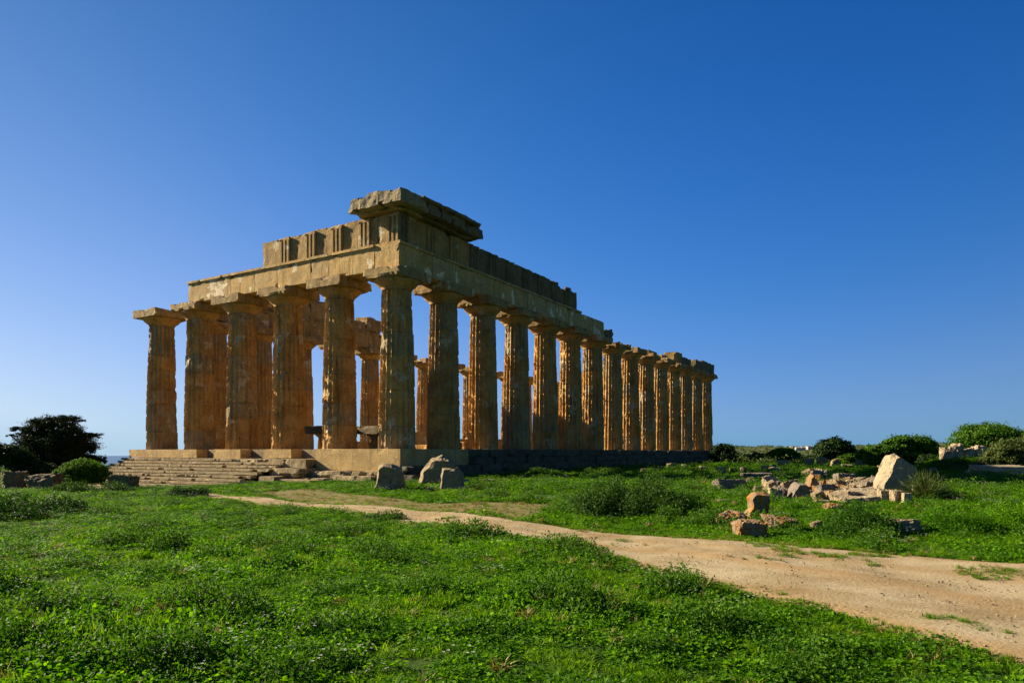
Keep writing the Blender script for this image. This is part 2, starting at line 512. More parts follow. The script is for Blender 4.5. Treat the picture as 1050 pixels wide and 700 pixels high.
fe_r = resample(fe, 260); ne_r = resample(ne, 260)
for arr, sg in ((fe_r, 1), (ne_r, -1)):
    for i in range(len(arr)):
        w = .18 * nz((arr[i][0], arr[i][1], 3.3 * sg), .8) + .08 * nz((arr[i][0], arr[i][1], 7.3 * sg), 2.5)
        arr[i] += w * (fe_r[i] - ne_r[i]) / (np.linalg.norm(fe_r[i] - ne_r[i]) + 1e-6)
PATH_POLY = np.vstack([fe_r, ne_r[::-1]])


def in_poly(x, y, P):
    ins = np.zeros(len(x), bool)
    x0, y0 = P[-1]
    for x1, y1 in P:
        c_ = ((y1 > y) != (y0 > y)) & (x < (x0 - x1) * (y - y1) / (y0 - y1 + 1e-12) + x1)
        ins ^= c_
        x0, y0 = x1, y1
    return ins


m, nt, out, b = nodes('path_dirt'); M['path'] = m
ge = N(nt, 'ShaderNodeNewGeometry'); P_ = ge.outputs['Position']
n1 = N(nt, 'ShaderNodeTexNoise', Scale=.9, Detail=7.0, Roughness=.62); nt.links.new(P_, n1.inputs['Vector'])
n2 = N(nt, 'ShaderNodeTexNoise', Scale=9.0, Detail=10.0, Roughness=.8); nt.links.new(P_, n2.inputs['Vector'])
vo = N(nt, 'ShaderNodeTexVoronoi', Scale=26.0); nt.links.new(P_, vo.inputs['Vector'])
c = ramp(nt, n1.outputs['Fac'], [(.3, (.205, .140, .058)), (.48, (.275, .212, .112)), (.62, (.335, .272, .162)), (.75, (.235, .165, .072))])
c = mix(nt, c, (.12, .078, .038), vmap(nt, n2.outputs['Fac'], .54, .72, 0, .8))
c = mix(nt, c, (.38, .30, .20), vmap(nt, n2.outputs['Fac'], .42, .3, 0, .8))
c = mix(nt, c, (.34, .27, .18), vmap(nt, vo.outputs['Distance'], .16, .08, 0, .4))
ru = N(nt, 'ShaderNodeAttribute', attribute_name='rut')
rf = N(nt, 'ShaderNodeMath', operation='MULTIPLY'); nt.links.new(ru.outputs['Fac'], rf.inputs[0]); nt.links.new(vmap(nt, n1.outputs['Fac'], .35, .6, .3, 1), rf.inputs[1])
c = mix(nt, c, (.25, .150, .058), rf.outputs[0])
nt.links.new(c, b.inputs['Base Color']); b.inputs['Roughness'].default_value = .97; b.inputs['Specular IOR Level'].default_value = .1
vs_ = vmap(nt, vo.outputs['Distance'], 0, 1, 0, .35)
h = N(nt, 'ShaderNodeMath', operation='SUBTRACT'); nt.links.new(n2.outputs['Fac'], h.inputs[0]); nt.links.new(vs_, h.inputs[1])
bp = N(nt, 'ShaderNodeBump', Strength=.7, Distance=.022); nt.links.new(h.outputs[0], bp.inputs['Height']); nt.links.new(bp.outputs[0], b.inputs['Normal'])
nw = 24
V = []
for i in range(260):
    for k in range(nw + 1):
        t = k / nw
        p = ne_r[i] * (1 - t) + fe_r[i] * t
        V.append((p[0], p[1], 0))
V = np.array(V)
PZ = GZ(V[:, 0], V[:, 1])
for i in range(len(V)):
    t = (i % (nw + 1)) / nw
    e = min(t, 1 - t) * 2
    V[i, 2] = PZ[i] + .035 + .045 * nz((V[i, 0], V[i, 1], 0), 1.6) * e - (0 if e > .04 else .05) - .03 * math.exp(-((t - .3) / .08)**2) * e - .02 * math.exp(-((t - .62) / .08)**2) * e
Fc = np.array([(i * (nw + 1) + k, (i + 1) * (nw + 1) + k, (i + 1) * (nw + 1) + k + 1, i * (nw + 1) + k + 1) for i in range(259) for k in range(nw)])
tt_ = (np.arange(len(V)) % (nw + 1)) / nw
wob = np.array([noise.noise(Vector((p[0] * .5, p[1] * .5, 4.0))) for p in V]) * .10
rut = np.exp(-((tt_ + wob - .40) / .05)**2) * .9 + np.exp(-((tt_ + wob - .72) / .045)**2) * .7 + (tt_ > .93) * .8 + (tt_ < .06) * .8
tag(obj('path', mesh('path', V, Fc, M['path'], True, {'rut': np.clip(rut, 0, 1)})), kind='structure')

# ================================================================== TEMPLE
ST = 1.87                    # top of the stylobate
CH = 9.42                    # shaft height
HCOL = ST + 10.58            # top of the abacus
TAEN = EYE + 12.30
FRZ = EYE + 14.03
temple = empty('greek_temple', (0, 0, 0))
tag(temple, 'ruined ochre stone temple with fluted columns and broken entablature on a stepped base', 'temple')


def make_shaft(seed, height=CH, dmg=.5, r0=1.12, r1=.905, na=20, per=6, worn=0.0):
    rs = random.Random(seed)
    zs = []; joints = []
    z = 0
    while z < height - .9:
        z += rs.choice((1.1, 1.35, 1.5, 1.8, 2.1)); 
        if z < height - .6: joints.append(z)
    lv = list(np.linspace(0, height, int(height / .10)))
    for j in joints: lv += [j - .03, j - .012, j, j + .012, j + .03]
    lv = sorted(lv)
    V = []; tint = []
    n = na * per
    drum_t = [rs.choice((-.3, -.2, -.1, 0, .05, .3, .15, .5)) for _ in range(len(joints) + 1)]
    drum_o = [(rs.uniform(-.018, .018), rs.uniform(-.018, .018), rs.uniform(-.012, .012)) for _ in drum_t]
    for z in lv:
        k = sum(1 for j in joints if z > j)
        t = z / height
        Rz = r0 + (r1 - r0) * t + .018 * math.sin(math.pi * t)
        ox, oy, dr = drum_o[k]
        jt = any(abs(z - j) < .014 for j in joints)
        for i in range(n):
            th = 2 * math.pi * i / n
            fr = (i % per) / per
            flute = .125 * (Rz / r0) * math.sin(math.pi * fr) ** .8
            x, y = math.cos(th), math.sin(th)
            p = (x * Rz + seed * 7, y * Rz, z)
            er = nz(p, .55) + .45 * nz(p, 1.7) - (.62 - .36 * dmg) + worn * max(0, 1 - z / 2.2) * .2
            er = max(0, er)
            flat_ = min(1, er * 4)
            base = Rz + dr - flute * (1 - flat_) - flat_ * (.055 + .05 * nz(p, 3.5) + .05 * er)
            base -= .008 * (nz(p, 9) + .4) + max(0, nz(p, 4.2) - .30) * .16 * (1.4 - fr) + max(0, nz((p[0], p[1], p[2] * .6), 8) - .2) * .10 * (1 if abs(fr - .0) < .2 or fr > .8 else .2)
            if jt: base -= .045
            V.append((ox + x * base, oy + y * base, z))
            tint.append(drum_t[k] + (flat_ * .25 if flat_ > 0 else 0))
    L = len(lv)
    i = np.arange(L - 1)[:, None] * n; k = np.arange(n)[None]; k2 = (k + 1) % n
    Fq = np.stack([i + k, i + k2, i + n + k2, i + n + k], -1).reshape(-1, 4)
    fl = Fq.tolist() + [list(range(n))[::-1], [(L - 1) * n + a for a in range(n)]]
    return mesh('column_shaft', V, fl, M['column'], False, {'tint': tint})


def make_echinus(seed, mat, r1=.905, broken=0.0):
    prof = [(0, r1), (.06, r1 + .01), (.09, r1 + .05), (.12, r1 + .03), (.16, r1 + .09), (.25, r1 + .2), (.35, r1 + .32), (.45, r1 + .41), (.54, 1.36), (.58, 1.36)]
    n = 48; V = []; tn = []
    for z, r in prof:
        for i in range(n):
            th = 2 * math.pi * i / n
            x, y = math.cos(th), math.sin(th)
            rr = r - .03 * max(0, nz((x * r + seed, y * r, z), 2.5) + .2) - broken * max(0, nz((x + seed, y, 0), .9)) * (r - r1)
            V.append((x * rr, y * rr, z)); tn.append(.1)
    L = len(prof)
    Fq = [(i * n + k, i * n + (k + 1) % n, (i + 1) * n + (k + 1) % n, (i + 1) * n + k) for i in range(L - 1) for k in range(n)]
    Fq.append(tuple((L - 1) * n + a for a in range(n)))
    me = mesh('echinus', V, Fq, mat, False, {'tint': tn}); 
    me.polygons.foreach_set('use_smooth', np.ones(len(me.polygons), bool))
    return me


def make_abacus(seed, mat, chip=.1, chipf=.4, a=1.44, top=0.):
    V, Fc = block_vf(-a, a, -a, a, .585, 1.155, seg=.2, rough=.03, chip=chip, chipf=chipf, seed=seed * 3.1, top=top)
    return mesh('abacus', V, Fc, mat, False, {'tint': np.full(len(V), .25)})


shafts = [make_shaft(s, dmg=d, worn=w) for s, d, w in ((1, .35, .6), (2, .45, 1), (3, .65, .8), (4, .75, .3), (5, .5, .5), (6, .95, .4), (7, .7, 1.), (8, .55, .6))]
ech = [make_echinus(s, M['column'], broken=bk) for s, bk in ((1, 0), (2, .4), (3, .8))]
aba = [make_abacus(1, M['frieze']), make_abacus(2, M['frieze'], .2, .45), make_abacus(3, M['column'], .35, .55, top=.2)]


def column(x, y, k, e=0, a=0, rot=None):
    sh = obj('column', shafts[k % len(shafts)], temple, (x, y, ST), (0, 0, (rot if rot is not None else random.randrange(20) * math.pi / 10 + math.pi / 60)))
    ec = obj('echinus', ech[e], sh, (0, 0, CH))
    ab = obj('abacus', aba[a], sh, (0, 0, CH), (0, 0, -sh.rotation_euler.z + random.choice((0, 1, 2, 3)) * math.pi / 2))
    return sh


FX = [-23.5, -18.8, -14.1, -9.4, -4.7, 0.0]
for i, (x, k) in enumerate(zip(FX, (0, 2, 5, 3, 6, 2))):
    column(x, 0, k, 0, (0, 1, 0, 0, 0, 0)[i])
for i in range(1, 15):
    column(0, 4.665 * i, (1, 4, 0, 6, 3, 7, 1, 2, 5, 4, 3, 0, 1, 4)[i - 1], (0, 1, 0, 1, 0, 0, 1, 0, 2, 1, 1, 2, 0, 0)[i - 1], (0, 1, 1, 0, 1, 0, 2, 1, 2, 1, 2, 1, 0, 1)[i - 1])
for i in range(1, 15):
    column(-23.5, 4.665 * i, i * 3 + 1, i % 3, (i + 1) % 3)
for i in range(1, 5):
    column(-23.5 + 4.7 * i, 4.665 * 14, i + 2, 0, 1)
# inner porch columns
# (broken porch columns with low capitals)
for px, d in ((338, 51.5), (391, 52)):
    x, y = ray(px, d)
    st = make_shaft(40 + px, height=.75, r0=.86, r1=.8, dmg=.6)
    sh = obj('column_stump', st, temple, (x, y, ST))
    obj('echinus', make_echinus(4, M['frieze'], r1=.79), sh, (0, 0, .75))
    obj('abacus', make_abacus(5, M['dark'], a=1.4), sh, (0, 0, .53))

# ---- crepidoma
def step(name, dims, mat=None, **kw):
    return block(name, dims, mat or M['step'], temple, **kw)


# core platform (recessed foundation under everything)
core = step('platform', (-25.0, 1.05, -.72, 67.4, -1.2, ST - .004), seg=1.1, rough=.01, chip=0.02)
# top course pieces along the front
for (x0, x1, zb) in ((-25.1, -16.9, 1.28), (-15.0, -12.2, 1.22), (-9.8, -7.3, 1.30)):
    block('stylobate_block', (x0, x1, -1.62, -.73, zb, ST), M['pave'], temple, seg=.3, rough=.006, chip=.03, chipf=.3)
block('corner_base_block', (-5.1, 1.62, -1.62, 5.2, .58, ST), M['pave'], temple, seg=.35, rough=.006, chip=.03, chipf=.3)
# flank steps
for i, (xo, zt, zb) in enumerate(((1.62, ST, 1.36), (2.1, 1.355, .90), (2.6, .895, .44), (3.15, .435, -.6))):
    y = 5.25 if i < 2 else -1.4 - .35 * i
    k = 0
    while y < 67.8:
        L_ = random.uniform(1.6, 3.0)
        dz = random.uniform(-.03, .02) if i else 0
        block('step_block', (.9, xo + random.uniform(-.12, .08), y, min(68, y + L_ - .03), zb, zt + dz - .002 * (i + 1)), M['mossy'], temple,  # 'mossy' is step stone darkened to carry the shade on this side
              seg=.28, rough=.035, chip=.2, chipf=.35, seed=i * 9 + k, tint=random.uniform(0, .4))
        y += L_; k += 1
# front-right ledges next to the corner (broken courses)
for (x0, x1, y0, z0, z1, ch) in ((-8.3, -5.15, -2.4, .72, 1.26, .25), (-5.1, -1.9, -2.3, .1, .56, .12), (-7.6, -4.9, -3.1, .12, .70, .3), (-4.85, -2.9, -3.0, -.3, .14, .15),
                                 (-2.8, .2, -2.5, -.3, .30, .12), (.3, 2.9, -2.3, -.3, .34, .12), (-1.8, 2.2, -2.0, .30, .575, .08), (-7.4, -6.1, -4.0, -.5, .22, .3), (-12.0, -8.0, -2.4, .75, 1.2, .3), (-6.0, -3.2, -3.9, -.5, .06, .2)):
    block('ledge_block', (x0, x1, y0, -.74, z0, z1), M['step'], temple, seg=.25, rough=.04, chip=ch, chipf=.45, seed=x0 * 3, tint=.2)
# staircase on the front: worn shallow steps
stair = empty('staircase'); stair.parent = temple
NS = 10
for i in range(NS):
    zt = 1.25 - i * .205
    y0 = -2.1 - i * .42
    xl = -25.3 + .22 * i + random.uniform(-.1, .1); xr = -6.9 - (.0 if i < 3 else (i - 2) * .30) - random.uniform(0, .5)
    V, Fc = block_vf(xl, xr, y0, y0 + .45 if i else -.75, zt - .155, zt - .001, seg=.2, rough=.014, chip=.12, chipf=.22, seed=i * 5.3)
    obj('step', mesh('step', V, Fc, M['step'], False, {'tint': np.full(len(V), random.uniform(.1, .5))}), stair)
V, Fc = block_vf(-23.2, -12.6, -5.7, -.8, -1.5, -.82, seg=1.0, rough=.01)
obj('stair_core', mesh('stair_core', V, Fc, M['step'], False, {'tint': np.zeros(len(V))}), stair)
for i in range(NS - 1):
    zt = 1.25 - i * .205
    V, Fc = box_grid(-25.5, -8.6 - max(0, i - 2) * .45, -1.7 - i * .42, -.76, zt - .41, zt - .22, 2.0)
# solid fill under the steps
V = []; 
prof = [(-.76, 1.02)] + [q for i in range(NS) for q in ((-2.1 - i * .42 + .10, 1.25 - i * .205 - .05), (-2.1 - i * .42 + .10, 1.25 - i * .205 - .205))] + [(-5.75, -1.2), (-.76, -1.2)]
n_ = len(prof)
V = [(-25.2 + .22 * max(0, min(NS, (-2.1 - y) / .42)), y, z) for y, z in prof] + [(-10.2, y, z) for y, z in prof]
Fc = [tuple(range(n_))[::-1], tuple(range(n_, 2 * n_))] + [(i, (i + 1) % n_, (i + 1) % n_ + n_, i + n_) for i in range(n_)]
obj('stair_fill', mesh('stair_fill', V, Fc, M['step']), stair)

# ---- architraves
def arch_run(axis, pts, fixed, mat, z0=HCOL, z1=TAEN, dep=.93, rag=.0, seedb=0, tints=None):
    """two-layer beam blocks between successive points on an axis"""
    for i in range(len(pts) - 1):
        a, b_ = pts[i], pts[i + 1]
        tn = tints[i] if tints else random.uniform(0, .3)
        dims = (a + .012, b_ - .012, fixed - dep, fixed + dep, z0 + .003, z1 - .16) if axis == 'x' else (fixed - dep, fixed + dep, a + .012, b_ - .012, z0 + .003, z1 - .16)
        block('architrave_block', dims, mat, temple, seg=.17, rough=.014, chip=.12, chipf=.26, seed=seedb + i * 3.7, tint=tn)
        e = dep + .09
        if i >= len(pts) - 1 - rag: continue
        dims = (a - (.09 if i == 0 and False else -.012), b_ - .012, fixed - e, fixed + e, z1 - .157, z1) if axis == 'x' else (fixed - e, fixed + e, a + .012, b_ - .012, z1 - .157, z1)
        block('taenia', dims, mat, temple, seg=.28, rough=.015, chip=.07, chipf=.25, seed=seedb + i, tint=tn)


arch_run('x', [-18.85, -14.1, -11.6, -9.4, -6.3, -4.7, -2.7, .93 - 1.87], 0, M['smooth'], tints=[.25, 0, .1, 0, .3, 0, .1])
# corner + flank
arch_run('y', [-.93, 2.3, 4.71, 7.4, 9.42, 12.2, 14.13, 17.0, 18.84, 21.5, 23.55, 26.2, 28.5], 0, M['smooth'], seedb=40, rag=2, tints=[.0, .35, .1, .2, .0, .3, .35, .5, .2, .3, .3, .4])
block('architrave_block', (-.9, .85, 28.52, 30.9, HCOL + .003, HCOL + 1.1), M['dark'], temple, seg=.25, rough=.04, chip=.3, chipf=.5, top=.4, tint=.3)

# ---- frieze with triglyphs
def triglyph(w, h, dep):
    g = w / 12
    prof = [(-w / 2, 0), (-w / 2, dep - g * .7), (-w / 2 + g, dep), (-3 * g, dep), (-2 * g, dep - g * 1.1), (-g, dep), (g, dep), (2 * g, dep - g * 1.1), (3 * g, dep), (w / 2 - g, dep), (w / 2, dep - g * .7), (w / 2, 0)]
    # three bars and two V grooves
    b_ = w / 9
    prof = [(-w / 2, 0), (-w / 2, dep - .05), (-w / 2 + b_ * .6, dep), (-w / 2 + 2.2 * b_, dep), (-w / 2 + 3 * b_, dep - .13), (-w / 2 + 3.8 * b_, dep), (w / 2 - 3.8 * b_, dep), (w / 2 - 3 * b_, dep - .13), (w / 2 - 2.2 * b_, dep), (w / 2 - b_ * .6, dep), (w / 2, dep - .06), (w / 2, 0)]
    nn = len(prof)
    V = [(x, -y, 0) for x, y in prof] + [(x, -y, h - .22) for x, y in prof]
    Fq = [(i, (i + 1) % nn, (i + 1) % nn + nn, i + nn) for i in range(nn)] + [tuple(range(nn))[::-1], tuple(range(nn, 2 * nn))]
    v2, f2 = block_vf(-w / 2 - .01, w / 2 + .01, -dep - .015, 0, h - .217, h, seg=.12, rough=.012, chip=.04)
    V, Fq = join([(V, Fq), (v2.tolist(), f2.tolist())])
    return V, Fq


tg_v, tg_f = triglyph(.95, FRZ - TAEN - .07, .15)
tg = mesh('triglyph', tg_v, tg_f, M['frieze'], False, {'tint': np.full(len(tg_v), .1)})
tgd = mesh('triglyph', tg_v, tg_f, M['dark'], False, {'tint': np.full(len(tg_v), .1)})
zf0, zf1 = TAEN + .003, FRZ
fcor = block('frieze_block', (-.78, .78, -.78, 2.3, zf0, zf1), M['frieze'], temple, seg=.25, rough=.015, chip=.06)
xs = [-11.0, -8.75, -6.4, -4.1, -1.8, -.80]
for i in range(len(xs) - 1):
    o = block('frieze_block', (xs[i] + .012, xs[i + 1] - .012, -.78, .6, zf0, zf1 - (.05 if i < 1 else .0)), M['frieze'], temple, seg=.2, rough=.025, chip=.12, chipf=.3, top=(.04 if i < 2 else 0), seed=i * 2.2, tint=.1)
    if i > 0: obj('triglyph', tg, o, (xs[i], -.77, zf0))
obj('triglyph', tg, fcor, (.44, -.77, zf0))
obj('triglyph', tgd, fcor, (.77, -.44, zf0), (0, 0, math.pi / 2))
y = 2.3
k = 0
while y < 22.6:
    ye = min(y + 2.345, 23.0)
    last = ye > 21
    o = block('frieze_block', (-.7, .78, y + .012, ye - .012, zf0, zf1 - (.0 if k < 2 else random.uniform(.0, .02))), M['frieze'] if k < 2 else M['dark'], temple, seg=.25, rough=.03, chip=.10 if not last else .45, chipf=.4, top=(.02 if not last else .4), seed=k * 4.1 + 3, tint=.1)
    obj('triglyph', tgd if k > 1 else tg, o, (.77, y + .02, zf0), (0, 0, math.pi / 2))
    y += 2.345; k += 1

# ---- cornice at the corner
cz0 = FRZ + .004
cps = [(-2.5, -1.5, .33), (-1.49, .1, .22), (.11, 1.75, .15)]
for i, (a, b_, ch) in enumerate(cps):
    block('cornice_block', (a, b_, -1.75 + (.25 if i == 0 else 0), .8, cz0 + .20, cz0 + 1.0), M['step'], temple, seg=.2, rough=.06, chip=ch, chipf=.45, seed=i * 7.7, top=.12, tint=.4)
yy = [.81, 2.2, 3.4, 4.6, 6.9]
for i in range(4):
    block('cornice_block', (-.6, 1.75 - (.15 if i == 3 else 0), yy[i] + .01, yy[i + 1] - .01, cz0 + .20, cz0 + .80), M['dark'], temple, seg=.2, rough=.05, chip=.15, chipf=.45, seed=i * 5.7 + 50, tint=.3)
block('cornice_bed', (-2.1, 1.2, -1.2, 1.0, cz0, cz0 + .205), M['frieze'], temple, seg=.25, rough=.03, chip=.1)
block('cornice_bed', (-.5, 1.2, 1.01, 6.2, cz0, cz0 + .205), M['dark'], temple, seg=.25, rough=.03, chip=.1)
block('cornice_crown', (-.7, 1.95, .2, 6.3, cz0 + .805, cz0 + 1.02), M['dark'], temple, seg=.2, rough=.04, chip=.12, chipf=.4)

# ---- blocks on the far part of the near flank
for (x0, x1, y0, y1, zb, zt, ch) in ((-.7, .7, 41.2, 43.8, 0, .42, .2), (-.8, .4, 46.3, 48.4, 0, .55, .25), (-.85, .75, 50.6, 52.7, .0, 1.35, .12), (-.8, .7, 52.8, 56.6, .0, 1.05, .15),
                                     (-.9, .9, 58.0, 61.0, 0, 1.25, .15), (-.9, .9, 61.1, 66.9, 0, 1.45, .15)):
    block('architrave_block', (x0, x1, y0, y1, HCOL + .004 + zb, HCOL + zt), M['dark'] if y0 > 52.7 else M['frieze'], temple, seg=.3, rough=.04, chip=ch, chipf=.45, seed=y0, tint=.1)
# back row beam
for i in range(4):
    block('architrave_block', (-5.5 * (i + 1) + .9, -5.5 * i - .95, 65.1, 66.8, HCOL + .004, HCOL + 1.2), M['frieze'], temple, seg=.5, rough=.03, chip=.1, tint=.1)

# ---- entablature on the far flank
arch_run('y', [3.9, 9.42, 14.13, 18.84, 23.55, 25.7], -23.5, M['frieze'], seedb=90)
yy = [4.3, 7, 9.5, 12, 14.4, 16.9, 19.3, 22, 24.3]
for i in range(8):
    hgt = (1.9, 2.3, 2.1, 2.1, 2.25, 2.0, 1.2, 1.75)[i]
    block('frieze_block', (-24.3, -22.75, yy[i] + .01, yy[i + 1] - .01, TAEN + .003, TAEN + hgt), M['frieze'], temple, seg=.3, rough=.05, chip=.2, chipf=.5, top=.2, seed=i * 3 + 200, tint=.15)
# fallen capital pieces on top / low cella walls
for (x0, x1, y0, y1, h_) in ((-6.8, -5.6, 15, 27, .75), (-6.8, -5.6, 27.1, 45, 1.1), (-17.9, -16.7, 14, 30, .9), (-17.9, -16.7, 30.1, 52, 1.4), (-12, -6.9, 15, 16.1, .5), (-3.4, -2.0, 7.4, 9.6, .55), (-15.2, -13.4, 20.0, 22.0, 1.9)):
    yy0 = y0
    while yy0 < y1 - .3:
        L_ = min(random.uniform(1.4, 2.6), y1 - yy0)
        block('cella_wall_block', (x0, x1, yy0, yy0 + L_ - .02, ST + .002, ST + h_ * random.uniform(.8, 1.1)), M['column'], temple, seg=.4, rough=.03, chip=.12, chipf=.4, seed=yy0, tint=.0)
        yy0 += L_

# ================================================================== STONES
def stone_thing(name, px, pyb, w, h, mat, label, group=None, cat='stone', shape='boulder', depth=None, rot=None, tilt=(0, 0), seg=.1, seed=1, sink=.06, zb=None, verts=None, dist=None):
    """a loose stone whose base stands at the ground point seen at (px, pyb); w, h in photo pixels"""
    if dist is None:
        x, y, z, d = at(px, pyb)
    else:
        d = dist; x, y = ray(px, d); z = gz(x, y)
    W_, H_ = w * d / F, h * d / F
    D_ = (depth * d / F) if depth else W_ * .8
    # push centre back by half the thickness
    x += FW[0] * D_ * .45; y += FW[1] * D_ * .45
    z = gz(x, y) if zb is None else zb
    if verts is not None:      # outline (fractions of w, h) front + thickness
        nv = len(verts)
        V = []
        ins = .82
        cxm = sum(v[0] for v in verts) / nv; cym = sum(v[1] for v in verts) / nv
        ring = [(-.5, ins), (-.2, 1.0), (.25, .97), (.5, ins * .85)]
        for (t, s_) in ring:
            for (a, b_) in verts:
                V.append(((cxm + (a - cxm) * s_) * W_, t * D_ , (cym + (b_ - cym) * s_ * (1 if b_ > cym else 1)) * H_))
        Fq = [tuple(range(nv))[::1], tuple(3 * nv + i for i in range(nv))[::-1]]
        for r in range(3):
            for i in range(nv):
                j = (i + 1) % nv
                Fq.append((r * nv + i, (r + 1) * nv + i, (r + 1) * nv + j, r * nv + j))
        me0 = bpy.data.meshes.new('t'); me0.from_pydata(V, [], Fq); me0.update()
        import bmesh
        bm = bmesh.new(); bm.from_mesh(me0)
        bmesh.ops.recalc_face_normals(bm, faces=bm.faces)
        bmesh.ops.triangulate(bm, faces=[f for f in bm.faces if len(f.verts) > 4])
        for _ in range(3):
            bmesh.ops.subdivide_edges(bm, edges=[e for e in bm.edges if e.calc_length() > max(seg, W_ * .05)], cuts=1, use_grid_fill=True)
        V = np.array([v.co for v in bm.verts]); Fq = [tuple(v.index for v in f.verts) for f in bm.faces]
        bm.verts.index_update()
        Fq = [tuple(v.index for v in f.verts) for f in bm.faces]
        bm.free(); bpy.data.meshes.remove(me0)
        sc_ = max(W_, H_)
        V = np.array([p + np.array(nvec(p / sc_ + seed, 2.2)) * sc_ * .06 + np.array(nvec(p / sc_ + seed, 6)) * sc_ * .035 + np.array(nvec(p / sc_ + seed, 14)) * sc_ * .018 for p in V])
    else:
        rr_ = random.Random(seed * 13 + 5)
        nn = 24 if d < 32 else 14
        V, Fq = box_grid(-1, 1, -1, 1, -1, 1, 2 / nn)
        V /= np.linalg.norm(V, axis=1)[:, None]
        pl = [(1, 0, 0, 1), (-1, 0, 0, 1), (0, 1, 0, 1), (0, -1, 0, 1), (0, 0, 1, 1), (0, 0, -1, 1)]
        k_ = {'boulder': 11, 'block': 2, 'slab': 3}[shape]
        pl = [(a_ + rr_.uniform(-.12, .12), b_ + rr_.uniform(-.12, .12), c_ + rr_.uniform(-.10, .10), d_) for a_, b_, c_, d_ in pl]
        for _ in range(k_):
            v_ = Vector((rr_.gauss(0, 1), rr_.gauss(0, 1), rr_.gauss(0, 1))).normalized()
            sup = abs(v_.x) + abs(v_.y) + abs(v_.z)
            pl.append((v_.x, v_.y, v_.z, sup * (rr_.uniform(.55, .72) if shape == 'boulder' else rr_.uniform(.74, .86))))
        PL = np.array(pl)
        dt = V @ PL[:, :3].T
        rad = np.where(dt > 1e-3, PL[:, 3] / np.maximum(dt, 1e-3), 1e9).min(1)
        V = V * rad[:, None]
        out_ = []
        for p in V:
            q = Vector(p)
            dsp = .09 * noise.noise(q * 1.7 + Vector((seed, 0, 0))) + .07 * noise.noise(q * 4.1 + Vector((0, seed, 0))) + .06 * noise.noise(q * 9 + Vector((0, 0, seed))) - .12 * max(0, noise.noise(q * 3 + Vector((3, 0, seed))) - .2)
            out_.append(p * (1 + dsp * (1.6 if shape == 'boulder' else 1.0)))
        V = np.array(out_) * np.array([W_ / 2, D_ / 2, H_ / 2 + sink / 2]) + np.array([0, 0, H_ / 2 + sink / 2])
        Fq = Fq.tolist()
    me = mesh(name, V, Fq, mat, False, {'tint': np.full(len(V), random.uniform(0, .25))})
    rz = YAW + (rot if rot is not None else 0)
    o = obj(name, me, None, (x, y, z - sink), (tilt[0], tilt[1], rz))
    return tag(o, label, cat, group)


G1 = 'stones standing near the temple corner'
stone_thing('standing_stone', 396, 503, 34, 29, M['rubble'], 'wedge-shaped stone leaning in the grass, leftmost of the three before the temple corner', G1, verts=[(-.5, 0), (.42, 0), (.5, .22), (.38, .9), (-.1, 1.0), (-.22, .92), (-.34, .35)], depth=30, seed=3)
stone_thing('boulder', 448, 497, 44, 30, M['rubble'], 'large rounded boulder sloping up to the right beside the temple corner base', G1, verts=[(-.5, 0), (.5, 0), (.5, .4), (.4, .8), (.1, 1.0), (-.12, .95), (-.4, .45)], depth=34, seed=7)
stone_thing('standing_stone', 463, 503, 24, 26, M['rubble'], 'upright squarish pitted stone in front of the rounded boulder by the temple corner', G1, verts=[(-.48, 0), (.5, 0), (.48, .7), (.3, .92), (.2, 1.0), (.1, .88), (-.4, .95), (-.5, .6)], depth=22, seed=12)
stone_thing('small_stone', 498, 497, 15, 6, M['rubble'], 'small flat pale block in grass right of the three stones at the temple corner', G1, shape='block', seed=4)
stone_thing('small_stone', 479, 497, 8, 6, M['rubble'], 'tiny stone in the grass just right of the upright pitted stone', G1, seed=5)

G2 = 'fallen blocks and stones in the field of ruins'
stone_thing('leaning_rock', 921, 510, 42, 45, M['pale'], 'huge pale pointed slab of rock standing tilted among the ruins', G2, 'rock', verts=[(-.5, 0), (.28, 0), (.3, .3), (.5, .62), (.48, .75), (.22, .88), (.0, 1.0), (-.08, .98), (-.38, .4)], depth=26, seed=21)
stone_thing('lichen_stone', 780, 534, 24, 31, M['lichen'], 'tall blocky stone covered in orange lichen near the path', G2, verts=[(-.5, 0), (.35, 0), (.42, .45), (.5, .75), (.45, .96), (-.2, 1.0), (-.42, .85), (-.35, .5), (-.52, .3)], depth=20, seed=31)
stone_thing('lichen_stone', 755, 543, 28, 19, M['lichen'], 'low dark lichen-covered stone touching the left of the tall orange stone', G2, shape='boulder', seed=33)
stone_thing('lichen_block', 771, 552, 28, 17, M['lichen'], 'squared block with a flat top and orange lichen at the edge of the path', G2, shape='block', seed=35, depth=22, rot=.1)
stone_thing('flat_stone', 808, 548, 35, 19, M['lichen'], 'long low rounded stone in the grass right of the block at the path edge', G2, shape='boulder', seed=37, depth=20)
stone_thing('fallen_slab', 751, 503, 28, 11, M['grey'], 'flat rectangular slab lying alone in grass left of the rubble', G2, shape='slab', seed=38, depth=18)
stone_thing('flat_stone', 745, 516, 15, 4, M['grey'], 'thin grey stone nearly flush with the grass below the lone flat slab', G2, shape='slab', seed=39)
stone_thing('fallen_block', 793, 507, 15, 17, M['rubble'], 'reddish angular block with a pointed top at the left end of the rubble', G2, verts=[(-.5, 0), (.5, 0), (.45, .55), (.05, 1), (-.45, .75)], seed=41, depth=14)
stone_thing('fallen_block', 779, 506, 12, 8, M['rubble'], 'small reddish stone left of the pointed reddish block', G2, shape='boulder', seed=42)
stone_thing('standing_stone', 793, 514, 7, 14, M['pale'], 'narrow pale upright stone before the pointed reddish block', G2, shape='block', seed=43, depth=8)
stone_thing('fallen_block', 806, 512, 18, 13, M['grey'], 'grey pitted block between the narrow upright stone and the broad grey rock', G2, shape='boulder', seed=44)
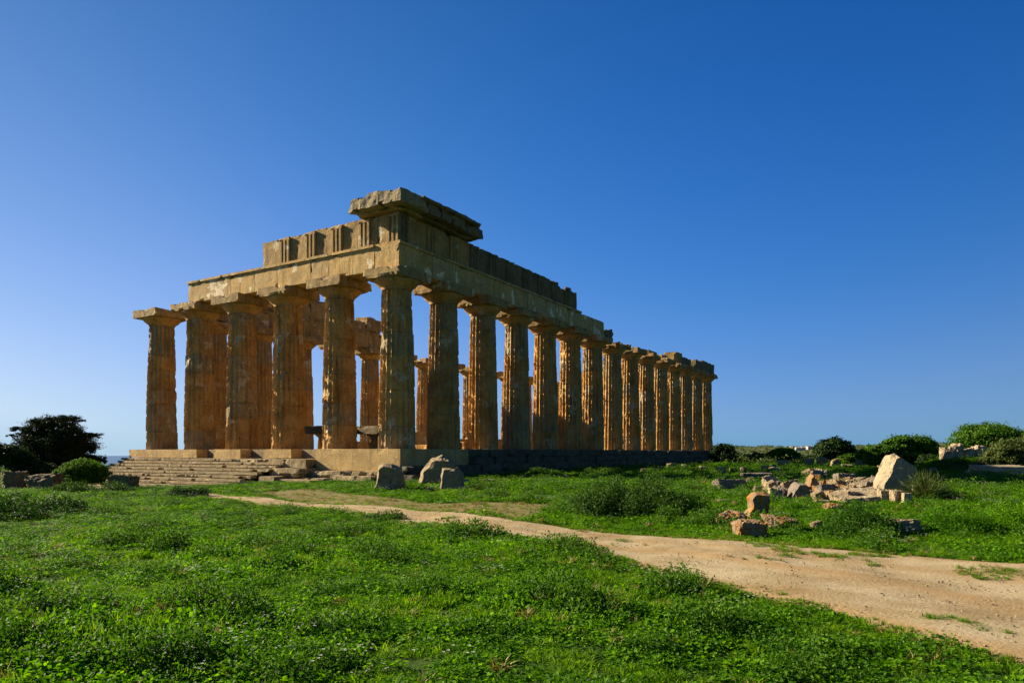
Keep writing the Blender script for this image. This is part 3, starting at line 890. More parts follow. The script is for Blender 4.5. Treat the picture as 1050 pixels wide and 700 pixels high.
stone_thing('fallen_rock', 821, 513, 24, 20, M['grey'], 'broad grey broken rock in the middle of the rubble', G2, verts=[(-.5, 0), (.5, 0), (.5, .55), (.3, .95), (-.05, 1.), (-.3, .6)], seed=45, depth=22)
stone_thing('pointed_rock', 834, 507, 17, 22, M['lichen'], 'tall pointed orange rock standing behind the broad grey rock', G2, verts=[(-.45, 0), (.5, 0), (.5, .45), (.25, .75), (.0, 1.0), (-.2, .85), (-.35, .4)], seed=46, depth=14)
stone_thing('fallen_block', 842, 515, 14, 15, M['rubble'], 'ochre rounded block at the foot of the tall pointed orange rock', G2, verts=[(-.5, 0), (.5, 0), (.4, .7), (-.05, 1), (-.5, .75)], seed=47, depth=12)
stone_thing('fallen_block', 868, 497, 18, 12, M['grey'], 'dark squared block with a pale lit top behind the rubble', G2, shape='block', seed=48, depth=14)
stone_thing('fallen_block', 855, 511, 13, 9, M['rubble'], 'small rough block between the ochre block and the tilted slab', G2, shape='boulder', seed=49)
stone_thing('tilted_slab', 886, 516, 42, 11, M['pale'], 'long pale slab lying tilted before the huge pointed rock', G2, shape='slab', seed=50, depth=30, tilt=(.28, -.05))
stone_thing('fallen_slab', 872, 506, 26, 8, M['rubble'], 'flat ochre slab leaning behind the long tilted slab', G2, shape='slab', seed=51, depth=14, tilt=(.2, .1))
stone_thing('fallen_rock', 893, 506, 22, 16, M['grey'], 'jagged grey rock with a ragged top left of the huge pointed rock', G2, verts=[(-.5, 0), (.5, 0), (.5, .7), (.2, 1), (-.2, .85), (-.5, .6)], seed=52, depth=12)
stone_thing('fallen_block', 910, 516, 14, 13, M['pale'], 'leftmost of the three pale upright blocks below the huge rock', 'three pale blocks below the huge rock', shape='block', seed=53, depth=10)
stone_thing('fallen_block', 921, 517, 9, 14, M['pale'], 'middle one of the three pale upright blocks below the huge rock', 'three pale blocks below the huge rock', shape='block', seed=54, depth=8, rot=.2)
stone_thing('fallen_block', 932, 518, 8, 14, M['pale'], 'rightmost of the three pale upright blocks below the huge rock', 'three pale blocks below the huge rock', shape='block', seed=55, depth=7, rot=-.1)
stone_thing('flat_stone', 858, 525, 21, 10, M['lichen'], 'low yellowish stone sunk in weeds in front of the rubble', G2, shape='boulder', seed=56, sink=.02)
stone_thing('flat_stone', 845, 517, 15, 4, M['rubble'], 'thin pale stone almost buried just above the low yellowish stone', G2, shape='slab', seed=57, sink=.0)
stone_thing('flat_rock', 926, 549, 50, 17, M['pale'], 'broad flat rock half sunk among tall weeds near the path', G2, shape='boulder', seed=58, depth=30, sink=0)
stone_thing('small_stone', 840, 545, 12, 12, M['rubble'], 'small pale stone in the grass well left of the broad flat rock', G2, shape='boulder', seed=59, sink=0)
for i in range(66):
    rr0 = random.Random(500 + i)
    px = rr0.choice((rr0.uniform(772, 905), rr0.uniform(795, 900), rr0.uniform(736, 960))); pyb = rr0.gauss(509, 4) if px > 790 and i % 3 else rr0.uniform(486, 508)
    w = rr0.uniform(7, 17)
    stone_thing('rubble_stone', px, pyb, w, w * rr0.uniform(.55, .95), M[rr0.choice(('rubble', 'grey', 'pale', 'rubble', 'grey', 'lichen'))], 'small broken stone lying loose in the grass among the larger fallen blocks', 'small loose rubble among the fallen blocks',
                shape=rr0.choice(('boulder', 'block')), seed=300 + i, rot=rr0.uniform(-1, 1), tilt=(rr0.uniform(-.3, .3), rr0.uniform(-.3, .3)))
# far row
G3 = 'distant scattered blocks at the edge of the shrubs'
far_list = [(740, 487, 9, 8, 'pale stone with rounded top nearest the last temple column'), (752, 485, 6, 5, 'little pale stone right of the rounded stone near the last column'),
            (763, 485, 8, 6, 'pale squat stone in the middle of the distant left row'), (785, 486, 7, 9, 'orange-brown upright block above the long dark slab'),
            (794, 481, 6, 5, 'small grey block right of the orange-brown upright block'), (804, 479, 10, 7, 'pale squared block below the round green bush'),
            (832, 478, 9, 8, 'pale block left of the dark round tree foot'), (844, 478, 8, 9, 'upright pale block directly below the dark round tree'),
            (857, 479, 8, 9, 'rightmost upright pale block below the dark round tree'), (870, 480, 10, 4, 'low flat stone right of the blocks below the round tree')]
for i, (px, pyb, w, h, lb) in enumerate(far_list):
    stone_thing('distant_block', px, pyb, w, h, M['rubble'] if i != 3 else M['lichen'], lb, G3, shape='block' if i % 2 else 'boulder', seed=70 + i, rot=random.uniform(-.4, .4))
stone_thing('dark_slab', 778, 491, 30, 6, M['grey'], 'long dark shaded slab in grass behind the rubble', G3, shape='slab', seed=81, depth=12)
stone_thing('pale_slab', 895, 479, 16, 11, M['pale'], 'pale tilted slab lying in front of the large green bush', G3, shape='slab', seed=82, tilt=(.3, .25), depth=14)
stone_thing('small_block', 907, 480, 9, 6, M['rubble'], 'brown block touching the right of the pale tilted slab', G3, shape='block', seed=83)
stone_thing('small_block', 885, 479, 9, 7, M['grey'], 'grey block touching the left of the pale tilted slab', G3, shape='block', seed=84)
for i, (px, pyb, w, h, lb) in enumerate(((664, 484, 12, 4, 'flat pale stone at the left end of the stones by the temple flank'), (678, 482, 6, 4, 'small stone second from the left beside the temple flank'),
                                         (690, 480, 11, 5, 'pale slab in the middle of the stones by the temple flank'), (703, 481, 6, 5, 'small brown stone right of the pale slab by the temple flank'),
                                         (722, 483, 8, 5, 'flat stone just below the dry stalks by the last column'))):
    stone_thing('distant_block', px, pyb, w, h, M['rubble'], lb, 'stones by the far end of the temple flank', shape='block', seed=90 + i)
# rubble heap and wall at the right edge
heap = [(972, 483, 13, 14, 'leftmost rounded boulder of the rubble heap under the big bush'), (983, 482, 14, 18, 'tallest boulder of the rubble heap under the big bush'), (996, 483, 12, 13, 'pale boulder right of the tallest one in the rubble heap'),
        (1008, 482, 16, 15, 'large brown boulder in the right half of the rubble heap'), (1022, 482, 11, 10, 'rightmost small boulder of the rubble heap'), (990, 486, 9, 6, 'small stone at the front foot of the rubble heap')]
for i, (px, pyb, w, h, lb) in enumerate(heap):
    stone_thing('boulder', px, pyb, w, h, M['pale'], lb, 'boulders heaped under the big bush', shape='boulder', seed=100 + i, dist=52)
stone_thing('stone_wall', 1032, 489, 56, 12, M['pale'], 'long low pale stone lying at the right edge of the photo', None, 'wall', shape='slab', seed=120, depth=18)
# left side: low wall blocks and slabs
G4 = 'low old stones on the left near the dark tree'
for i, (px, pyb, w, h, lb, sh) in enumerate(((8, 502, 26, 18, 'dark rough boulder at the left edge of the photo', 'boulder'), (20, 501, 10, 14, 'lit brownish stone between the two dark boulders on the left', 'block'),
                                             (40, 502, 32, 18, 'broad dark boulder right of the lit stone at the far left', 'boulder'), (122, 502, 22, 14, 'dark squared block left of the temple stairs', 'block'),
                                             (85, 505, 40, 5, 'long flat grey slab in shade left of the stairs', 'slab'))):
    stone_thing('old_stone', px, pyb, w, h, M['dark'] if sh != 'block' or px > 100 else M['step'], lb, G4, shape=sh, seed=130 + i, depth=w * .7)

# ================================================================== VEGETATION
def crown_pts(lobes, n, rng, shell=.72):
    """points inside ellipsoid lobes, denser near the shell, with clumping; returns points, normals, tint"""
    vol = np.array([l[3] * l[4] * l[5] for l in lobes]) ** .72
    cnt = rng.multinomial(n, vol / vol.sum())
    P, Nn, T = [], [], []
    for l, c_ in zip(lobes, cnt):
        nc = max(6, int(c_ / 55))
        d = rng.normal(size=(nc, 3)); d /= np.linalg.norm(d, axis=1)[:, None]
        d[:, 2] = np.where(d[:, 2] < -.35, -d[:, 2], d[:, 2])
        rr = rng.uniform(shell, 1.06, nc) ** 1.0
        cc = d * rr[:, None]
        cs = rng.uniform(.10, .24, nc)
        k = rng.integers(0, nc, c_)
        q = cc[k] + rng.normal(size=(c_, 3)) * cs[k][:, None] * .62
        p = q * np.array(l[3:6]) + np.array(l[:3])
        P.append(p); Nn.append(d[k]); T.append(np.clip(rng.random(nc)[k] * .6 + rng.random(c_) * .4, 0, 1))
    return np.vstack(P), np.vstack(Nn), np.concatenate(T)


def tree(name, x, y, z, lobes, n, leaf, mat, label, cat, group=None, trunk=True, tr=.2, branch=None, seed=1, aspect=.55, shell=.6):
    rng = np.random.default_rng(seed)
    root = empty(name, (x, y, z), YAW)
    tag(root, label, cat, group)
    P, Nn, T = crown_pts(lobes, n, rng, shell)
    P = P[P[:, 2] > .02]; T = T[:len(P)]; Nn = Nn[:len(P)]
    v, f, tn = leaves(P, leaf, aspect, up=.3, tint=T, nrm=Nn * .8, rng=rng)
    obj('crown', mesh('crown', v, f, mat, False, {'tint': tn}), root)
    if trunk:
        parts = []
        rs = random.Random(seed)
        for i, l in enumerate(lobes):
            bx, by = rs.uniform(-.1, .1) * tr, rs.uniform(-.1, .1)
            top = Vector((l[0], l[1], l[2] + l[5] * .3)); base = Vector((bx, by, -.2))
            mid = base.lerp(top, .45) + Vector((rs.uniform(-.2, .2), rs.uniform(-.2, .2), l[2] * .12))
            pts = [base, base.lerp(mid, .5) + Vector((rs.uniform(-.08, .08), 0, 0)), mid, mid.lerp(top, .5), top]
            parts.append(tube(pts, [tr, tr * .8, tr * .6, tr * .4, tr * .12]))
            for _ in range(4):
                a = rs.uniform(0, 6.28)
                e = top + Vector((math.cos(a) * l[3] * .75, math.sin(a) * l[4] * .75, rs.uniform(-.2, .5) * l[5]))
                parts.append(tube([mid.lerp(top, .5), (mid.lerp(top, .5) + e) / 2 + Vector((0, 0, .1)), e], [tr * .35, tr * .22, tr * .06], 5))
        V, Fq = join(parts)
        obj('trunk', mesh('trunk', V, Fq, M['bark']), root)
    return root


def px_lobes(px0, pyb, d, lst, z0):
    """lobes given in photo pixels (cx, cy, rx, ry) -> local ellipsoids (x right, y depth)"""
    out_ = []
    for q in lst:
        cx_, cy_, rx, ry = q[:4]
        dy = q[4] if len(q) > 4 else 0
        k_ = (d + dy) / F
        out_.append(((cx_ - px0) * k_, dy, EYE - (cy_ - PY) * k_ - z0, rx * k_, rx * k_ * .8, ry * k_))
    return out_


def bush(name, px0, d, lst, n, leaf, mat, label, cat='bush', group=None, **kw):
    x, y = ray(px0, d); z = gz(x, y)
    return tree(name, x, y, z, px_lobes(px0, 0, d, lst, z), n, leaf, mat, label, cat, group, **kw)


# left pine
bush('pine_tree', 58, 56, [(55, 441, 26, 13, 0), (33, 449, 22, 8, 1), (77, 446, 18, 11, -1), (60, 457, 36, 13, 0), (88, 462, 14, 9, 0), (30, 464, 18, 12, 0), (18, 470, 18, 9, 2), (12, 447, 5, 2.5, 0), (22, 454, 8, 2.5, 0), (60, 474, 26, 12, 1), (52, 464, 30, 12, 0), (72, 472, 24, 12, -1), (48, 484, 26, 12, -1), (45, 478, 24, 14, 2), (35, 472, 20, 12, 1), (95, 472, 13, 7, 0), (78, 482, 20, 12, 1), (42, 433, 13, 4, 0), (68, 431, 16, 5, 0), (22, 441, 14, 3.5, 0), (92, 448, 12, 5, 0)],
     110000, .19, M['pine'], 'dark spreading pine tree against the pale sky at the far left', 'tree', tr=.22, seed=5, aspect=.25, shell=.45)
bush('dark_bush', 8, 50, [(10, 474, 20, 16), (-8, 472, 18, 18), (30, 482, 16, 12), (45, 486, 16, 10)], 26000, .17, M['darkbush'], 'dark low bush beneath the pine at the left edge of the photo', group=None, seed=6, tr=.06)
bush('green_bush', 85, 47, [(85, 484, 20, 12), (67, 489, 13, 9), (100, 486, 12, 9), (84, 492, 22, 8)], 24000, .14, M['bush'], 'rounded green bush lit from the left, standing before the pine', seed=7, tr=.06)
bush('small_bush', 118, 75, [(116, 481, 8, 5), (129, 480, 5, 5)], 2500, .12, M['darkbush'], 'small dark bush left of the temple stairs against the sea', seed=8, tr=.05)
bush('small_bush', 104, 66, [(104, 474, 5, 5), (97, 480, 8, 6)], 2500, .12, M['darkbush'], 'tiny dark shrub poking up right of the pine tree', seed=9, tr=.05)
# right bushes
bush('olive_bush', 742, 92, [(742, 465, 13, 9), (735, 472, 12, 6), (752, 472, 8, 5)], 7000, .26, M['darkbush'], 'dark bush right beside the last temple column', seed=12, tr=.1)
bush('scrub_bush', 766, 96, [(766, 473, 13, 6), (775, 470, 9, 6)], 4000, .22, M['olive'], 'greyish scrub right of the dark bush by the last column', seed=13, tr=.08)
bush('green_bush', 803, 98, [(803, 467, 15, 7), (796, 470, 10, 6), (813, 470, 9, 5)], 14000, .28, M['bush'], 'low rounded bright green bush in the middle distance', seed=14, tr=.08)
bush('round_tree', 855, 92, [(855, 461, 17, 11), (849, 464, 13, 9), (864, 465, 12, 9), (855, 469, 14, 7)], 24000, .3, M['darkbush'], 'round dark green tree standing alone right of the low green bush', 'tree', seed=15, tr=.14)
bush('large_bush', 928, 62, [(925, 457, 17, 10), (945, 461, 16, 13), (905, 464, 20, 8), (890, 467, 12, 6), (948, 474, 14, 10), (925, 470, 20, 9), (905, 473, 18, 8), (930, 477, 16, 8)], 60000, .19, M['bush'], 'large sprawling green bush behind the huge pointed rock', seed=16, tr=.12)
bush('mound_bush', 1015, 66, [(1012, 452, 32, 16), (1035, 456, 28, 14), (992, 459, 16, 9), (1060, 460, 24, 16), (1010, 466, 30, 12), (1040, 470, 26, 12)], 80000, .2, M['bush'], 'huge dome-shaped green bush on the right horizon', seed=17, tr=.12)
bush('dark_bush', 952, 58, [(952, 478, 12, 12), (960, 484, 9, 8)], 8000, .15, M['darkbush'], 'dark shaded bush tucked right of the huge pointed rock', seed=18, tr=.08)
bush('scrub_bush', 1034, 46, [(1036, 468, 22, 15), (1055, 466, 20, 18), (1016, 476, 12, 8), (1045, 480, 22, 9)], 34000, .14, M['olive'], 'yellowish green scrub bush before the dome-shaped bush at the right edge', seed=19, tr=.08)
bush('low_bush', 978, 68, [(978, 466, 14, 7), (968, 470, 12, 7), (990, 468, 10, 6)], 12000, .17, M['bush'], 'low bright bush between the large sprawling bush and the dome-shaped bush', seed=21, tr=.05)
bush('low_bush', 872, 70, [(872, 472, 12, 6), (884, 473, 10, 5)], 8000, .17, M['bush'], 'low bright bush right of the round dark tree foot', seed=22, tr=.05)
bush('low_bush', 1000, 47, [(1000, 480, 9, 5), (1010, 482, 7, 4)], 6000, .12, M['olive'], 'low scrubby bush in front of the rubble heap at right', seed=23, tr=.04)
for i, (px, d, rx, ry, cy) in enumerate(((782, 120, 8, 4, 472), (822, 125, 10, 4, 471), (836, 130, 8, 4, 470), (880, 120, 9, 5, 469), (893, 140, 9, 5, 466), (975, 120, 10, 5, 466), (760, 140, 9, 4, 468))):
    bush('distant_shrub', px, d, [(px, cy, rx, ry), (px + rx * .7, cy + 1.5, rx * .6, ry * .7)], 1600, .3, M['olive'] if i % 2 else M['darkbush'],
         ('small dark shrub between the scrub and the low green bush', 'grey green shrub right of the low green bush', 'dark shrub touching the left of the round tree', 'grey green shrub right of the round tree',
          'dark shrub behind the pale tilted slab', 'grey green shrub on the horizon between the two big bushes', 'dark shrub on the horizon behind the greyish scrub')[i], 'bush', 'shrubs on the horizon', seed=30 + i, tr=.06)
# far-off wood on the slopes
def far_wood():
    rng = np.random.default_rng(77)
    n = 1500
    d = rng.uniform(220, 2600, n) ; px = rng.uniform(690, 1080, n)
    k = rng.uniform(3, 9, n)
    V, T = [], []
    u = (px - 525) / F
    x = CX + d * (FW[0] + u * RT[0]); y = CY + d * (FW[1] + u * RT[1]); z = GZ(x, y)
    P = []; 
    for i in range(n):
        c_ = 26
        q = rng.normal(size=(c_, 3)) * np.array([k[i] * .5, k[i] * .5, k[i] * .22]) + np.array([x[i], y[i], z[i] + k[i] * .3])
        P.append(q); T.append(np.full(c_, rng.random()))
    P = np.vstack(P); T = np.concatenate(T)
    v, f, tn = leaves(P, 2.6, .8, tint=T, rng=rng)
    tag(obj('far_woodland', mesh('far_woodland', v, f, M['olive'], False, {'tint': tn})), 'far-off belt of shrubs and trees on the low hills at the horizon', 'woodland', kind='stuff')


far_wood()


def scrub_belt():
    rng = np.random.default_rng(78)
    n = 900
    d = rng.uniform(84, 210, n); px = rng.uniform(735, 1080, n)
    k = rng.uniform(.5, 1.3, n) * np.where(d > 120, 1.6, 1)
    u = (px - 525) / F
    x = CX + d * (FW[0] + u * RT[0]); y = CY + d * (FW[1] + u * RT[1]); z = GZ(x, y)
    P, T = [], []
    for i in range(n):
        q = rng.normal(size=(40, 3)) * np.array([k[i] * .6, k[i] * .6, k[i] * .32]) + np.array([x[i], y[i], z[i] + k[i] * .3])
        P.append(q); T.append(np.full(40, rng.random()) * .7 + rng.random(40) * .3)
    P = np.vstack(P); T = np.concatenate(T)
    v, f, tn = leaves(P, .34, .6, tint=T, rng=rng)
    tag(obj('scrub', mesh('scrub', v, f, M['olive'], False, {'tint': tn})), 'low dark scrub covering the ground between the bushes in the distance', 'scrub', kind='stuff')


scrub_belt()
m, nt, out, b = nodes('house_wall'); M['house'] = m; b.inputs['Base Color'].default_value = (.5, .45, .38, 1); b.inputs['Roughness'].default_value = .9
m, nt, out, b = nodes('house_roof'); M['roof'] = m; b.inputs['Base Color'].default_value = (.3, .2, .14, 1); b.inputs['Roughness'].default_value = .9
m, nt, out, b = nodes('house_window'); M['win'] = m; b.inputs['Base Color'].default_value = (.05, .05, .06, 1); b.inputs['Roughness'].default_value = .3
for i, (px, d, w) in enumerate(((819, 1500, 14), (823, 1500, 9), (829, 1560, 16), (812, 1700, 12), (904, 1600, 12))):
    x, y = ray(px, d); z = gz(x, y)
    h_ = empty('distant_house', (x, y, z), YAW + i * .3)
    tag(h_, ('pale house left of centre in the far village on the horizon', 'narrow pale house in the middle of the far village', 'wide pale house at the right of the far village', 'lone pale house left of the far village', 'lone pale house on the horizon above the large bush')[i], 'house', 'far houses on the hills')
    V, Fq = box_grid(-w / 2, w / 2, -4, 4, -2, 6.5, 50); obj('wall', mesh('wall', V, Fq, M['house']), h_)
    V = [(-w / 2 - .4, -4.4, 6.5), (w / 2 + .4, -4.4, 6.5), (w / 2 + .4, 4.4, 6.5), (-w / 2 - .4, 4.4, 6.5), (-w / 2, 0, 8.2), (w / 2, 0, 8.2)]
    obj('roof', mesh('roof', V, [(0, 1, 5, 4), (2, 3, 4, 5), (1, 2, 5), (3, 0, 4), (3, 2, 1, 0)], M['roof']), h_)
    for k in (-1, 1):
        V, Fq = box_grid(k * w * .25 - .6, k * w * .25 + .6, -4.08, -3.98, 2.5, 4.2, 9); obj('window', mesh('window', V, Fq, M['win']), h_)

# palmetto beside the huge rock
def fan_plant(px, pyb, hpx, n, label):
    x, y, z, d = at(px, pyb)
    Hh = hpx * d / F
    rng = np.random.default_rng(5)
    V = []; Fq = []; tn = []
    for i in range(n):
        a = rng.uniform(0, 6.28); e = rng.uniform(.15, 1.35)
        L_ = Hh * rng.uniform(.75, 1.15) * (1.15 if e < .7 else 1)
        dr = np.array([math.cos(a) * math.cos(e), math.sin(a) * math.cos(e), math.sin(e)])
        sd = np.cross(dr, [0, 0, 1]); sd /= np.linalg.norm(sd)
        t = rng.random()
        for (s0, s1) in ((0, .55), (.55, 1)):
            pass
        p0 = np.zeros(3); p1 = dr * L_ * .55; p2 = dr * L_ + np.array([0, 0, -.12 * L_ * math.cos(e)])
        w0, w1 = .012, .03
        o = len(V)
        V += [p0 - sd * w0, p0 + sd * w0, p1 + sd * w1, p1 - sd * w1, p2]
        Fq += [(o, o + 1, o + 2, o + 3), (o + 3, o + 2, o + 4)]
        tn += [t] * 5
    for i in range(n * 5):          # leaflets in fans at the tips
        a = rng.uniform(0, 6.28); e = rng.uniform(.1, 1.4); rr = rng.uniform(.35, .95) * Hh
        dr = np.array([math.cos(a) * math.cos(e), math.sin(a) * math.cos(e), math.sin(e)])
        c0 = dr * rr; ax = dr + rng.normal(size=3) * .5; ax /= np.linalg.norm(ax)
        sd = np.cross(ax, rng.normal(size=3)); sd /= np.linalg.norm(sd)
        o = len(V)
        V += [c0 - sd * .008, c0 + sd * .008, c0 + ax * Hh * .28]
        Fq += [(o, o + 1, o + 2)]; tn += [rng.random()] * 3
    o = obj('fan_palm', mesh('fan_palm', V, Fq, M['olive'], False, {'tint': tn}), None, (x, y, z))
    return tag(o, label, 'palm shrub')


fan_plant(948, 513, 30, 170, 'spiky dwarf fan palm growing in front of the huge pointed rock')


# tall weed patches as plants of their own
def weed_patch(name, px, d, w, h, n, label, mat, dep=1.0, seed=1, leaf=.045, cat='weeds', fl=0):
    """leafy stems rising from the ground inside an ellipse (metres)"""
    rng = np.random.default_rng(seed)
    x, y = ray(px, d)
    ns = n
    a = rng.uniform(0, 6.28, ns); r = np.sqrt(rng.random(ns))
    lx = np.cos(a) * r * w / 2; ly = np.sin(a) * r * dep / 2
    lump = np.array([noise.noise(Vector((a_ * 1.6 + seed, b_ * 1.6, .5))) for a_, b_ in zip(lx, ly)])
    prof = np.sqrt(np.clip(1 - r**2 * .85, 0, 1)) * rng.uniform(.4, 1.15, ns) * h * np.clip(.9 + .9 * lump, .3, 1.25)
    P, T, stems = [], [], []
    gx = x + lx * RT[0] + ly * FW[0]; gy = y + lx * RT[1] + ly * FW[1]; g = GZ(gx, gy)
    for i in range(ns):
        c_ = max(6, int(prof[i] / .028))
        t = rng.random(c_) ** .7
        le = rng.normal(size=2) * .12 * h
        sp = .05 + .05 * (1 - t)
        q = np.stack([gx[i] + le[0] * t + rng.normal(size=c_) * sp, gy[i] + le[1] * t + rng.normal(size=c_) * sp, g[i] + t * prof[i]], 1)
        P.append(q); T.append(np.full(c_, rng.random() * .6) + rng.random(c_) * .3)
    P = np.vstack(P); T = np.concatenate(T)
    v, f, tn = leaves(P, leaf, .5, up=.5, tint=T, rng=rng)
    o = obj(name, mesh(name, v, f, mat, False, {'tint': tn}))
    return tag(o, label, cat, None, 'stuff' if fl else None)


weed_patch('weed_clump', 648, 18.6, 3.1, 1.0, 1700, 'tall dark green bushy weed clump beside the path in mid meadow', M['darkweed'], 2.2, 1, .065)
weed_patch('weed_clump', 700, 19.4, 1.4, .55, 500, 'lower leafy weeds touching the right side of the tall weed clump', M['weed'], 1.2, 11, .06)
weed_patch('weed_clump', 878, 13.9, 1.5, .55, 1000, 'leafy weed clump at the path edge below the rubble', M['weed'], 1.3, 2, .055)
weed_patch('weed_clump', 990, 14.3, 1.9, .5, 1100, 'low bright weeds right of the leafy clump along the path', M['leaf'], 1.3, 3, .05)
weed_patch('weed_clump', 1040, 14.8, 1.6, .55, 800, 'leafy weeds at the right edge of the photo above the path', M['leaf'], 1.3, 12, .05)
weed_patch('weed_clump', 812, 14.8, 1.2, .3, 420, 'small weeds in front of the long low rounded stone', M['weed'], .6, 13, .045)
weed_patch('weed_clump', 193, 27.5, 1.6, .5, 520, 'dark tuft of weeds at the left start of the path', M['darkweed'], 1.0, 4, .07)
weed_patch('weed_clump', 580, 12.0, 1.3, .22, 600, 'dark low clump overhanging the near edge of the path', M['weed'], .6, 5, .04)
weed_patch('weed_clump', 395, 17.6, 1.0, .34, 360, 'small tuft on the near side of the path in its left half', M['weed'], .5, 14, .05)
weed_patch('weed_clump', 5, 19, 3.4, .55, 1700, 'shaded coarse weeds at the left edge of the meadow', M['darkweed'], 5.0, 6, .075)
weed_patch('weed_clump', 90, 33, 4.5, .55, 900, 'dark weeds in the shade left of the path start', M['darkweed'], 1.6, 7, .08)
weed_patch('weed_clump', 1030, 11.0, 1.2, .10, 420, 'thin green patch of weeds growing on the path at right', M['leaf'], .6, 8, .035)
# dry stalks by the last column
for px, h_ in ((715, 3.4), (723, 3.0)):
    x, y, z, d = at(px, 482)
    d = 72; x, y = ray(px, d); z = gz(x, y)
    parts = [tube([(0, 0, -.1), (.03, .02, h_ * .5), (.0, .05, h_)], [.05, .035, .01], 5)]
    rs = random.Random(px)
    for i in range(26):
        t = rs.uniform(.3, 1); a = rs.uniform(0, 6.28); L_ = .28 * (1.2 - t * .6)
        b0 = Vector((.02, .02, h_ * t)); parts.append(tube([b0, b0 + Vector((math.cos(a) * L_, math.sin(a) * L_, L_ * .8))], [.015, .012], 4))
    V, Fq = join(parts)
    tag(obj('dry_stalk', mesh('dry_stalk', V, Fq, M['bark'])), 'taller left one of two thin dry stalks by the last column' if px == 715 else 'shorter right one of two thin dry stalks by the last column', 'plant', 'dry stalks by the last column')


# ================================================================== MEADOW (scattered)
def clump(kind, seed):
    rng = np.random.default_rng(seed)
    if kind == 'leafy':       # rosette of broad leaves on short stems
        n = 46
        a = rng.uniform(0, 6.28, n); r = np.sqrt(rng.random(n)) * .13
        P = np.stack([np.cos(a) * r, np.sin(a) * r, rng.uniform(.01, .125, n) * (1 - r * 3.0)], 1)
        v, f, t = leaves(P, .040, .85, up=1.7, rng=rng)
        return v, f, t * .75, M['leaf']
    if kind == 'fern':
        n = 90
        a = rng.uniform(0, 6.28, n); r = rng.random(n) ** .6 * .14
        P = np.stack([np.cos(a) * r, np.sin(a) * r, .01 + rng.uniform(.3, 1, n) * .13 * (1 - (r / .16)**2)], 1)
        v, f, t = leaves(P, .020, .6, up=.9, rng=rng)
        return v, f, t * .8, M['leaf']
    if kind == 'grass':
        n = 44
        V = []; Fq = []; T = []
        for i in range(n):
            a = rng.uniform(0, 6.28); r = rng.random() * .09
            b0 = np.array([math.cos(a) * r, math.sin(a) * r, 0]); h = rng.uniform(.06, .17)
            l = rng.normal(size=2) * .045; w = .0035
            s = np.array([math.cos(a + 1), math.sin(a + 1), 0]) * w
            m1 = b0 + np.array([l[0] * .35, l[1] * .35, h * .6]); tp = b0 + np.array([l[0], l[1], h])
            o = len(V); V += [b0 - s, b0 + s, m1 + s, m1 - s, tp, tp]
            Fq += [(o, o + 1, o + 2, o + 3), (o + 3, o + 2, o + 4, o + 5)]; T += [rng.random()] * 6
        return np.array(V), np.array(Fq), np.array(T), M['blade']
    if kind == 'dry':
        v, f, t, _ = clump('grass', seed)
        return v, f, t, M['dry']
    if kind == 'weed':
        n = 70
        h = rng.random(n)
        P = np.stack([rng.normal(size=n) * .055, rng.normal(size=n) * .055, h * .22], 1)
        v, f, t = leaves(P, .036, .55, up=.6, rng=rng)
        return v, f, t * .8, M['weed']
    if kind == 'flower':
        n = 7; V = []; Fq = []; T = []
        for i in range(n):
            c_ = np.array([rng.normal() * .08, rng.normal() * .08, rng.uniform(.11, .17)])
            for k in range(5):
                a = k * 1.2566; s = .0075
                d = np.array([math.cos(a), math.sin(a), .25]) * s; e = np.array([-math.sin(a), math.cos(a), 0]) * s * .5
                o = len(V); V += [c_, c_ + d + e, c_ + d * 1.5, c_ + d - e]; Fq += [(o, o + 1, o + 2, o + 3)]; T += [.5] * 4
        return np.array(V), np.array(Fq), np.array(T), M['petal']


def gn_scatter(name, src, pts, rot, scl, pick, label, cat):
    """one object: a point mesh whose modifier puts a small plant mesh on every point"""
    me = bpy.data.meshes.new(name)
    me.vertices.add(len(pts)); me.vertices.foreach_set('co', np.asarray(pts, np.float32).ravel())
    a = me.attributes.new('rot', 'FLOAT_VECTOR', 'POINT'); a.data.foreach_set('vector', np.asarray(rot, np.float32).ravel())
    a = me.attributes.new('scl', 'FLOAT_VECTOR', 'POINT'); a.data.foreach_set('vector', np.asarray(scl, np.float32).ravel())
    a = me.attributes.new('pick', 'INT', 'POINT'); a.data.foreach_set('value', np.asarray(pick, np.int32))
    o = obj(name, me)
    g = bpy.data.node_groups.new(name, 'GeometryNodeTree')
    g.interface.new_socket('Geometry', in_out='INPUT', socket_type='NodeSocketGeometry')
    g.interface.new_socket('Geometry', in_out='OUTPUT', socket_type='NodeSocketGeometry')
    gi = g.nodes.new('NodeGroupInput'); go = g.nodes.new('NodeGroupOutput')
    ci = g.nodes.new('GeometryNodeCollectionInfo'); ci.inputs['Collection'].default_value = src
    ci.inputs['Separate Children'].default_value = True; ci.inputs['Reset Children'].default_value = True
    ip = g.nodes.new('GeometryNodeInstanceOnPoints'); ip.inputs['Pick Instance'].default_value = True

    def na(nm, dt):
        q = g.nodes.new('GeometryNodeInputNamedAttribute'); q.data_type = dt; q.inputs['Name'].default_value = nm
        return q.outputs['Attribute']
    er = g.nodes.new('FunctionNodeEulerToRotation')
    g.links.new(na('rot', 'FLOAT_VECTOR'), er.inputs[0])
    g.links.new(gi.outputs[0], ip.inputs['Points']); g.links.new(ci.outputs[0], ip.inputs['Instance'])
    g.links.new(na('pick', 'INT'), ip.inputs['Instance Index'])
    g.links.new(er.outputs[0], ip.inputs['Rotation']); g.links.new(na('scl', 'FLOAT_VECTOR'), ip.inputs['Scale'])
    g.links.new(ip.outputs[0], go.inputs[0])
    md = o.modifiers.new('scatter', 'NODES'); md.node_group = g
    return tag(o, label, cat, kind='stuff')


